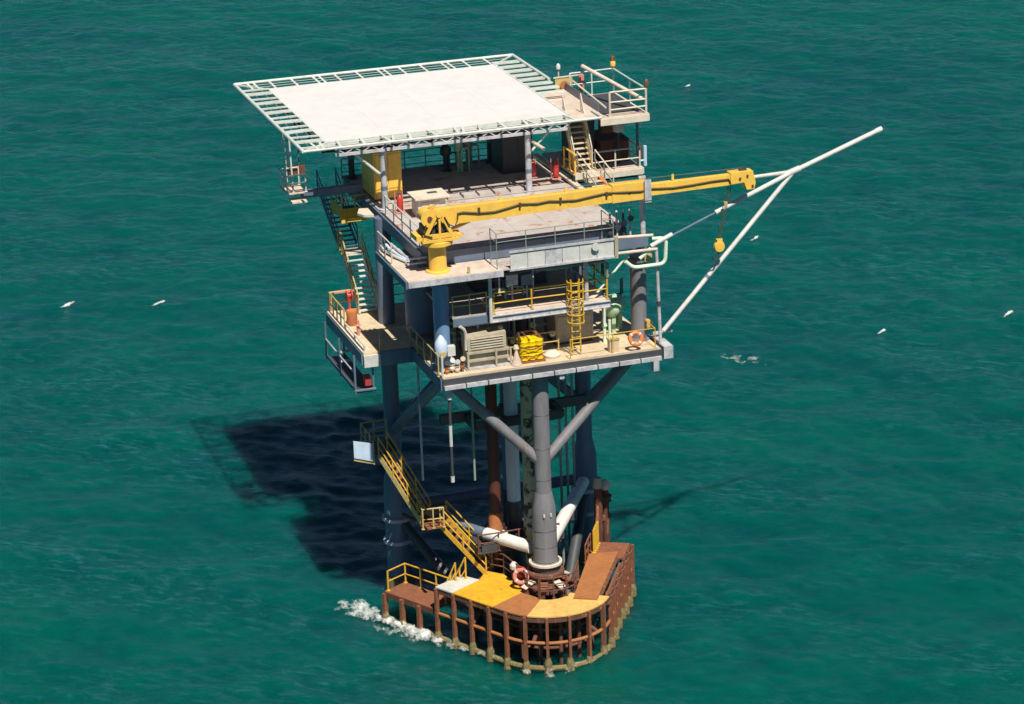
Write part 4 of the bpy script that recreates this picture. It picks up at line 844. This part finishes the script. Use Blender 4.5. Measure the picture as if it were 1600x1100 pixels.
# things seen in the shade beneath the helideck
for x, y, hgt, r, lab, mt_ in ((5.9,15.8,1.9,.12,'thin dark green upright pump under the rear of the helideck','tank'),(6.5,16.0,2.0,.14,'grey upright filter pot under the rear of the helideck','thin'),(5.3,16.2,1.5,.16,'short dark upright pot under the rear of the helideck','dark')):
    t = thing('filter_pot', lab, 'pot', (x,y,MZ))
    part('pot', MB().lathe((x,y,MZ+.02), [(r*2,0),(r*2,.05),(r,.1),(r,hgt*.55),(r*1.9,hgt*.6),(r*1.9,hgt*.85),(r*.6,hgt)], n=14), mt_, t)
    part('pipe', MB().path(rounded([(x+.1,y-.3,MZ+.02),(x+.1,y-.3,MZ+hgt*.7),(x+.5,y-.3,MZ+hgt*.7),(x+.5,y-.3,MZ+.02)],.15),.05,6), mt_, t)
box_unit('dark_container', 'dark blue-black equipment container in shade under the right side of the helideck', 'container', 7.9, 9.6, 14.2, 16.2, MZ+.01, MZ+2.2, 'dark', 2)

# ------------------------------------------------------------------ right side tower of platforms
rp = thing('upper_side_platform', 'small upper platform with cream rails right of the helideck', 'platform', (13.9,14.5,24.4))
UZ = 24.4
part('floor', MB().box(12.55,15.2,11.4,16.7,UZ-.14,UZ), 'deckpink', rp)
part('edge_girder', MB().beam((12.5,11.34,UZ-.2),(15.25,11.34,UZ-.2),.1,.34).beam((15.26,11.4,UZ-.2),(15.26,16.7,UZ-.2),.1,.34), 'cream', rp)
part('dark_mat', MB().box(12.7,15.05,12.2,16.5,UZ+.004,UZ+.03), 'dark', rp)
part('walkway', MB().prism([(10.55,10.6),(12.5,10.6),(12.5,17.0),(10.55,17.0)], UZ+.25, UZ+.33), 'deckpink', rp, 'pinkish walkway from the helideck')
part('side_panel', MB().box(12.5,12.54,11.6,17.0,UZ-.1,UZ+.75), 'blue', rp)
railing(rp, [(15.15,16.6,UZ),(15.15,11.5,UZ)], 'net', 1.35, 2.3, .045, mids=(.7,))
railing(rp, [(12.65,16.6,UZ),(15.15,16.6,UZ)], 'net', 1.35, 1.3, .04, mids=(.7,))
railing(rp, [(15.15,11.5,UZ),(13.1,11.5,UZ)], 'cream', 1.35, 2.1, .055, mids=(.4,.8))
part('sloping_beam', MB().tube((13.35,16.5,UZ+1.7),(14.95,11.55,UZ+.8),.11,n=10), 'cream', rp)
part('low_rail', MB().path([(12.75,16.4,UZ+.95),(12.95,11.7,UZ+.5)],.05,6), 'cream', rp)
t = thing('warning_light', 'yellow and brown warning lamp on the back post of the upper right platform', 'lamp', (15.15,16.6,UZ+1.35))
part('stem', MB().tube((15.15,16.6,UZ+1.3),(15.15,16.6,UZ+1.5),.05,n=8), 'oldyellow', t); part('lens', MB().lathe((15.15,16.6,UZ+1.5),[(.14,0),(.16,.2),(.1,.3)],n=12), 'crane', t); part('cap', MB().lathe((15.15,16.6,UZ+1.8),[(.12,0),(.12,.2),(.05,.28)],n=12), 'rustdark', t)
t = thing('warning_light', 'small red-brown warning lamp on the front right post of the upper right platform', 'lamp', (15.2,11.5,UZ+1.35))
part('stem', MB().tube((15.2,11.5,UZ+1.3),(15.2,11.5,UZ+1.45),.04,n=8), 'oldyellow', t); part('lens', MB().lathe((15.2,11.5,UZ+1.45),[(.1,0),(.12,.25),(.05,.4)],n=12), 'rustdark', t)
t = thing('equipment_frame', 'orange and cream box frame at the back left of the upper right platform', 'frame', (12.6,17.2,UZ))
part('panel', MB().box(12.0,13.0,17.2,17.25,UZ+.1,UZ+1.0), 'oldyellow', t); part('disc', MB().lathe((12.5,17.15,UZ+.55),[(.02,0),(.25,.02),(.25,.06)],axis=(0,-1,0),n=14), 'rustorange', t); part('end_plate', MB().box(13.3,13.6,17.0,17.1,UZ+.1,UZ+1.1), 'pink', t)
part('top_bar', MB().beam((11.9,17.2,UZ+1.03),(13.6,17.2,UZ+1.06),.08,.06), 'cream', t)
t = thing('mast', 'thin white mast with a lamp head behind the helideck at its right corner', 'mast', (12.9,19.3,UZ))
part('pole', MB().tube((12.9,19.3,UZ-1),(12.9,19.3,UZ+.9),.045,n=8), 'white', t); part('head', MB().lathe((12.9,19.3,UZ+.9),[(.05,0),(.12,.08),(.12,.3),(.04,.4)],n=12), 'white', t)
part('foot_stay', MB().tube((12.9,19.3,UZ-.9),(11.2,17.2,UZ-.4),.04,n=6), 'blue', t)
lp = thing('lower_side_platform', 'small lower platform with cream rails under the upper right platform', 'platform', (13.7,14,MZ))
part('floor', MB().box(11.2,15.2,12.4,17.5,MZ-.14,MZ), 'deckpink', lp)
part('edge_girder', MB().beam((11.2,12.34,MZ-.2),(15.2,12.34,MZ-.2),.1,.32).beam((15.26,12.4,MZ-.2),(15.26,17.5,MZ-.2),.1,.32), 'cream', lp)
part('under_beam', MB().ibeam((10.6,13.2,MZ-.5),(15.2,13.2,MZ-.5),.25,.4), 'dark', lp)
part('under_beam', MB().ibeam((10.6,16.2,MZ-.5),(15.2,16.2,MZ-.5),.25,.4), 'dark', lp)
railing(lp, [(12.3,12.5,MZ),(15.1,12.5,MZ),(15.1,17.3,MZ)], 'cream', 1.1, 1.4, .045)
for x, y in ((15.1,12.8),(15.1,17.2),(12.7,17.2)):
    part('support_post', MB().tube((x,y,MZ),(x,y,UZ-.15),.08,n=8), 'blue', lp)
part('side_stub', MB().tube((15.6,13.0,MZ-.1),(15.6,13.0,MZ+1.0),.1,n=8).tube((15.3,13.0,MZ+.2),(15.6,13.0,MZ+.2),.05,n=8), 'sign', lp)
part('red_bracket', MB().box(15.3,15.5,13.2,13.6,MZ+.1,MZ+.9), 'rustdark', lp)
box_unit('dark_container', 'dark cabinet standing on the lower right platform beneath the upper one', 'container', 12.0, 13.3, 14.6, 16.4, MZ+.01, MZ+2.5, 'dark', 1)
box_unit('dark_container', 'low dark brown unit behind the rail of the lower right platform', 'container', 13.4, 15.0, 14.0, 16.4, MZ+.01, MZ+1.2, 'rustdark', 2)
t = thing('water_tank', 'white and brown round tank under the upper right platform floor', 'tank', (14.1,13.2,MZ+1.6))
part('shell', MB().lathe((14.3,13.6,MZ+1.75), [(.1,0),(.36,.1),(.4,.3),(.4,1.0),(.3,1.15)], n=18), 'white', t); part('side_box', MB().box(13.3,13.88,13.4,14.0,MZ+1.85,MZ+2.9), 'rustdark', t)
part('stand', MB().tube((14.3,13.6,MZ+.02),(14.3,13.6,MZ+1.8),.09,n=8), 'dark', t)
stair('right_stair', 'steep cream stair from the walkway beside the helideck down to the lower right platform', (11.35,10.95,MZ+.75), (11.15,12.0,UZ+.3), (1,0,0), 0.95, 10, 'oldyellow', 'decktan', group='stairs on the right side', rmat='cream')
stair('right_stair', 'short cream stair from the lower right platform down to the main deck edge', (11.75,8.8,MZ-.15), (11.5,10.9,MZ+.65), (1,0,0), 0.95, 5, 'cream', 'decktan', group='stairs on the right side', rmat='cream')
t = thing('stair_landing', 'cream landing with orange posts between the two right side stairs', 'landing', (11.2,11,MZ+.6))
part('floor', MB().box(10.65,12.1,10.3,12.3,MZ+.52,MZ+.6), 'decktan', t)
railing(t, [(10.7,12.2,MZ+.6),(10.7,10.4,MZ+.6)], 'crane', 1.1, .9, .05); part('toe', MB().box(10.65,12.1,10.26,10.3,MZ+.35,MZ+.7), 'cream', t)
part('side_beam', MB().beam((11.95,10.3,MZ+.3),(12.3,8.4,MZ-.3),.12,.3), 'orange', t)
part('leg', MB().tube((10.75,10.4,MZ-.2),(10.75,10.4,MZ+.52),.07,n=8).tube((12.0,10.4,MZ-.6),(12.0,10.4,MZ+.52),.07,n=8), 'cream', t)

# ------------------------------------------------------------------ gear on the lower deck
t = thing('engine_skid', 'khaki box-shaped engine skid behind the front rail of the lower deck', 'engine', (2.55,1.4,DK))
part('hood', MB().add([(1.55,.75,DK+.95),(3.55,.75,DK+.95),(3.55,.8,DK+1.75),(1.55,.8,DK+1.6),(1.55,1.9,DK+.95),(3.55,1.9,DK+.95),(3.55,1.9,DK+1.85),(1.55,1.9,DK+1.7)],[(0,1,2,3),(7,6,5,4),(0,4,5,1),(1,5,6,2),(2,6,7,3),(3,7,4,0)]), 'tan', t)
part('side_rail', MB().box(1.45,3.75,.62,.74,DK+.82,DK+.93), 'tan', t); part('side_rail', MB().box(1.45,3.75,.62,.74,DK+.42,DK+.53), 'tan', t)
part('lower_body', MB().box(1.6,3.6,.8,1.85,DK+.12,DK+.94), 'tan', t)
part('skid_base', MB().box(1.4,3.8,.6,2.0,DK+.01,DK+.11), 'flange', t)
for x in (1.5,2.95,3.7): part('upright', MB().box(x-.05,x+.05,.56,.615,DK+.11,DK+.95), 'tan', t)
part('exhaust', MB().path([(1.5,.9,DK+1.0),(1.5,.9,DK+1.9),(1.42,.85,DK+2.1),(1.2,.8,DK+2.3)],.08,8), 'cream', t)
part('stack', MB().tube((2.4,1.7,DK+1.7),(2.4,1.7,DK+2.4),.06,n=8), 'tan', t)
part('filter_cap', MB().lathe((3.4,1.2,DK+1.78),[(.14,0),(.16,.1),(.08,.18)],n=12), 'tan', t)
t = bpy.data.objects['engine_skid']
lv = shared('louvre', lambda: MB().box(-.85,.85,-.02,.02,-.03,.03), 'tan')
for k in range(5): inst('louvre', lv, t, (2.55,.735,DK+1.05+k*.13), (math.radians(-25),0,0))
t = thing('cable_tray', 'long grey cable tray with cables hung under the mezzanine front', 'cable tray', (5,1.1,17.5))
part('tray', MB().box(1.3,8.8,1.5,1.8,17.3,17.34), 'flange', t)
for k in range(3): part('cable', MB().path([(1.3+i*.75,1.56+.08*k,17.37+.03*((i+k)%3)) for i in range(11)],.025,5), ('hose','dark','red')[k], t)
t = thing('white_bottle', 'white egg-shaped bottle strapped to the column at the lower deck front left corner', 'bottle', (0.2,.35,DK+1.1))
part('shell', MB().lathe((0.22,.9,DK+.75), [(.06,0),(.27,.15),(.34,.5),(.30,.85),(.14,1.1),(.06,1.2)], n=18), 'sign', t)
part('front_gauge', MB().lathe((0.2,.58,DK+1.05),[(.02,0),(.15,.03),(.15,.1)],axis=(0,-1,0),n=14), 'oldyellow', t)
part('stand', MB().tube((0.22,.9,DK),(0.22,.9,DK+.8),.07,n=8), 'flange', t)
t = thing('valve_manifold', 'cluster of cream and rusty valves at the lower deck front left corner', 'valves', (0.8,.6,DK))
for i in range(4):
    x = .38+.27*i; z = DK+.25+.12*(i%2)
    part('valve_body', MB().lathe((x,.62,z-.2),[(.1,0),(.13,.1),(.08,.2),(.14,.3),(.06,.42)],n=12), ('rustorange','cream','decktan','rust')[i], t)
    part('valve_wheel', MB().lathe((x,.5,z+.35),[(.02,0),(.13,.02),(.13,.05)],axis=(0,-1,.3),n=12), ('dark','white','flange','decktan')[i], t)
part('box', MB().box(.55,.95,.9,1.2,DK+.8,DK+1.3), 'white', t)
part('pipe', MB().path(rounded([(.7,.8,DK+.8),(.75,.7,DK+.5),(1.25,.7,DK+.5),(1.25,.7,DK+.05)],.15),.05,8), 'net', t)
t = thing('drum_bundle', 'bundle of canary yellow drums tied with ropes on the lower deck', 'drums', (4.85,.95,DK))
dz = 0
for r_ in range(3):
    for c_ in range(3):
        part('drum', MB().lathe((4.45+c_*.39,.75+.06*(r_%2),DK+.1+r_*.36),[(.19,0),(.225,.05),(.2,.16),(.225,.27),(.19,.34)],n=14), 'canary', t)
        part('drum', MB().lathe((4.45+c_*.39,1.2,DK+.1+r_*.36),[(.19,0),(.225,.05),(.2,.16),(.225,.27),(.19,.34)],n=14), 'canary', t)
part('pallet', MB().box(4.2,5.5,.5,1.45,DK+.01,DK+.09), 'rust', t)
part('top_frame', MB().path([(4.25,.6,DK+1.2),(4.35,1.35,DK+1.42),(5.2,1.35,DK+1.42),(5.45,.6,DK+1.1)],.05,6).path([(4.7,.55,DK+1.2),(4.5,1.3,DK+1.46)],.03,6).path([(5.45,.55,DK+1.0),(5.1,1.3,DK+1.46)],.03,6), 'rustdark', t)
part('rope', MB().path([(4.2,.5,DK+.85),(4.85,.49,DK+.7),(5.5,.5,DK+.88)],.025,6).path([(4.2,.5,DK+.45),(4.85,.49,DK+.32),(5.5,.5,DK+.5)],.025,6), 'rustdark', t)
t = thing('funnel_cone', 'peach coloured cone beside the yellow drums on the lower deck', 'cone', (3.98,.55,DK))
part('cone', MB().lathe((3.98,.55,DK+.02),[(.28,0),(.27,.04),(.16,.35),(.05,.75)],n=14), 'deckpink', t)
part('cap', MB().lathe((4.0,.62,DK+.75),[(.12,0),(.16,.08),(.1,.25)],n=10), 'decktan', t)
t = thing('cage_ladder', 'orange-yellow caged ladder rising from the lower deck to the mezzanine', 'ladder', (7.2,.75,DK))
for x in (6.98,7.42): part('rail', MB().tube((x,.72,DK+.02),(x,.72,19.3),.04,n=6), 'yellow', t)
lr2 = shared('rung:short', lambda: MB().tube((-.22,0,0),(.22,0,0),.025,n=6), 'yellow')
for k in range(12): inst('rung', lr2, t, (7.2,.72,DK+.35+k*.3))
for k in range(6):
    z = 17.1+k*.42; mb = MB(); mb.path([(7.2+.42*math.cos(a), .7-.5*math.sin(a)*.9, z) for a in [math.pi*i/8 for i in range(9)]],.03,6); part('cage_hoop', mb, 'yellow', t)
for k in range(5):
    a = math.pi*(k+.0)/4; part('cage_bar', MB().tube((7.2+.42*math.cos(a),.7-.45*math.sin(a),17.0),(7.2+.42*math.cos(a),.7-.45*math.sin(a),19.3),.025,n=6), 'yellow', t)
t = thing('green_tank', 'pale green horizontal tank with domed ends near the right column of the lower deck', 'tank', (10.2,3.4,DK+1))
part('shell', MB().lathe((9.75,3.2,DK+1.25), [(.08,0),(.38,.08),(.5,.25),(.5,1.1),(.38,1.28),(.08,1.36)], axis=(.75,.65,.12), n=20), 'tank', t)
part('saddle', MB().box(10.0,10.2,3.2,3.8,DK,DK+.9).box(10.5,10.7,3.6,4.2,DK,DK+.9), 'tank', t)
part('nozzle', MB().tube((10.0,3.4,DK+1.7),(10.0,3.4,DK+2.0),.1,n=8), 'tank', t)
t = thing('green_standpipe', 'thin pale green standpipe between the mezzanine end and the green tank', 'pipe', (9.2,2.0,DK))
part('pipe', MB().tube((9.15,2.0,DK),(9.15,2.0,17.9),.09,n=10).tube((9.5,2.2,DK),(9.5,2.2,DK+1.1),.08,n=8), 'mint', t); part('valve', MB().lathe((9.15,2.0,DK+.8),[(.1,0),(.17,.1),(.1,.25)],n=10), 'tank', t)
t = thing('yellow_box', 'small orange-yellow box on the front rail right of the caged ladder', 'box', (9.1,.45,DK))
part('body', MB().box(8.85,9.35,.4,.75,DK+.01,DK+.62), 'decktan', t); part('lid', MB().box(8.82,9.38,.37,.78,DK+.622,DK+.68), 'oldyellow', t)
t = thing('white_sack', 'pale rounded sack lying on the lower deck right of the yellow drums', 'sack', (6.0,1.1,DK))
part('sack', MB().lathe((6.0,1.05,DK+.01),[(.42,0),(.45,.12),(.3,.26),(.05,.32)],n=12), 'cream', t)
# gear on the left wing
t = thing('hose_reel', 'red hose reel on a post at the back of the left wing', 'hose reel', (-1.55,12.0,DK))
part('post', MB().tube((-1.55,12.0,DK),(-1.55,12.0,DK+1.0),.06,n=8), 'red', t)
part('reel', MB().lathe((-1.7,12.0,DK+.95),[(.3,0),(.3,.04),(.12,.06),(.12,.24),(.3,.26),(.3,.3)],axis=(1,0,0),n=16), 'red', t)
part('arm', MB().beam((-2.3,12.1,DK+1.15),(-1.2,12.0,DK+1.2),.08,.08), 'pink', t)
t = thing('orange_drum', 'orange drum on the left edge of the left wing', 'drum', (-2.0,10.0,DK))
part('drum', MB().lathe((-1.95,10.0,DK+.01),[(.28,0),(.3,.1),(.28,.4),(.3,.7),(.27,.75)],n=16), 'rustorange', t); part('lid', MB().lathe((-1.95,10.0,DK+.76),[(.26,0),(.26,.04)],n=16), 'orange', t)
t = thing('pink_post', 'faded pink short post with a ring on the left wing walkway', 'post', (-2.1,8.2,DK))
part('post', MB().tube((-2.1,8.2,DK),(-2.1,8.2,DK+.8),.08,n=8), 'pink', t); part('ring', MB().lathe((-2.1,8.2,DK+.5),[(.12,0),(.18,.05),(.12,.1)],n=12), 'pink', t)

# ------------------------------------------------------------------ foam at the landing, whitecaps
def foam_sheet(name, x0, x1, y0, y1, step, cover, lift):
    """a film of foam lying on the waves; its cover fades where 'cover' falls"""
    nx = int((x1-x0)/step); ny = int((y1-y0)/step); vs = []; cv = []; idx = {}; fs = []
    C_ = {(i,j): cover(x0+i*step, y0+j*step) for i in range(nx+1) for j in range(ny+1)}
    def vert(i, j):
        if (i,j) not in idx:
            x = x0+i*step; y = y0+j*step; c = C_[(i,j)]; idx[(i,j)] = len(vs)
            vs.append((x, y, sea_h(x,y)+.05+max(0,c-.25)*lift*random.uniform(.3,1.3))); cv.append(max(0,c))
        return idx[(i,j)]
    for i in range(nx):
        for j in range(ny):
            if max(C_[(i,j)],C_[(i+1,j)],C_[(i,j+1)],C_[(i+1,j+1)]) > .2: fs.append((vert(i,j),vert(i+1,j),vert(i+1,j+1),vert(i,j+1)))
    me = bpy.data.meshes.new(name); me.from_pydata(vs, [], fs); me.update(); me.materials.append(fm)
    at_ = me.attributes.new('cover', 'FLOAT', 'POINT'); at_.data.foreach_set('value', np.array(cv, np.float32))
    me.polygons.foreach_set('use_smooth', [True]*len(fs)); return me
blobs = [(-2.5,7.2,.7,.72),(-2.9,7.9,.75,.70),(-2.15,6.5,.6,.70),(-3.6,8.6,.7,.58),(-1.9,5.8,.6,.72),(-1.5,5.0,.6,.72),(-1.1,4.2,.58,.72),(-.7,3.4,.55,.70),(-.25,2.6,.52,.68),(.25,1.8,.46,.64),(.8,1.0,.42,.60),(1.4,.1,.4,.55),(-2.4,5.2,.8,.56),(-2.0,4.2,.7,.54),(-1.4,2.9,.6,.5),(2.2,-1.4,.4,.56),(3.1,-2.4,.5,.58),(4.0,-3.05,.5,.62),(5.1,-3.2,.5,.62),(6.2,-2.95,.45,.58),(7.3,-2.3,.4,.54),(8.5,-.5,.35,.52),(-.4,9.9,.8,.6)]
def fcov(x, y):
    b = 0
    for bx, by, r, d in blobs: b = max(b, d-.30*(((x-bx)/r)**2+((y-by)/(r*1.6))**2))
    return b
o = bpy.data.objects.new('sea_foam', foam_sheet('sea_foam', -6.5, 11.5, -4.5, 12.5, .09, fcov, .7)); COL.objects.link(o)
o['kind'] = 'stuff'; o['label'] = 'white wash of foam breaking along the left side of the boat landing'
caps = [(-8.6,67.3,1.1,'white breaking crest farthest left on the sea, left of the platform'),(-2.5,64.5,1.05,'white breaking crest between the far left one and the platform'),(41.9,38.5,.85,'white breaking crest on the right, below the tip of the flare boom'),(51.2,38.0,1.0,'white breaking crest near the right edge of the view'),(42.5,62.0,.8,'small white crest just right of the hanging crane hook'),(55.7,109.4,.65,'tiny white crest far behind the upper right platform')]
for x, y, s_, lab in caps:
    def cc(u, v):
        a = ((u-x)*.80+(v-y)*.60)/s_; c = (-(u-x)*.60+(v-y)*.80)/s_
        return .84-.45*((a/.85)**2+((c-.25*a*a)/(.20+.10*a))**2)
    o = bpy.data.objects.new('whitecap', foam_sheet('whitecap', x-.9*s_, x+.9*s_, y-1.6*s_, y+2.2*s_, .06*s_, cc, .25)); COL.objects.link(o)
    o['label'] = lab; o['category'] = 'whitecap'; o['group'] = 'breaking crests on the sea'
o = bpy.data.objects.new('foam_streaks', foam_sheet('foam_streaks', 27, 36, 33, 42, .12, lambda u, v: .50-.22*(((u-31.2)/2.6)**2+((v-37.2+.5*(u-31.2))/1.6)**2), .1)); COL.objects.link(o)
o['kind'] = 'stuff'; o['label'] = 'thin scatter of foam streaks on the sea right of the lower deck'
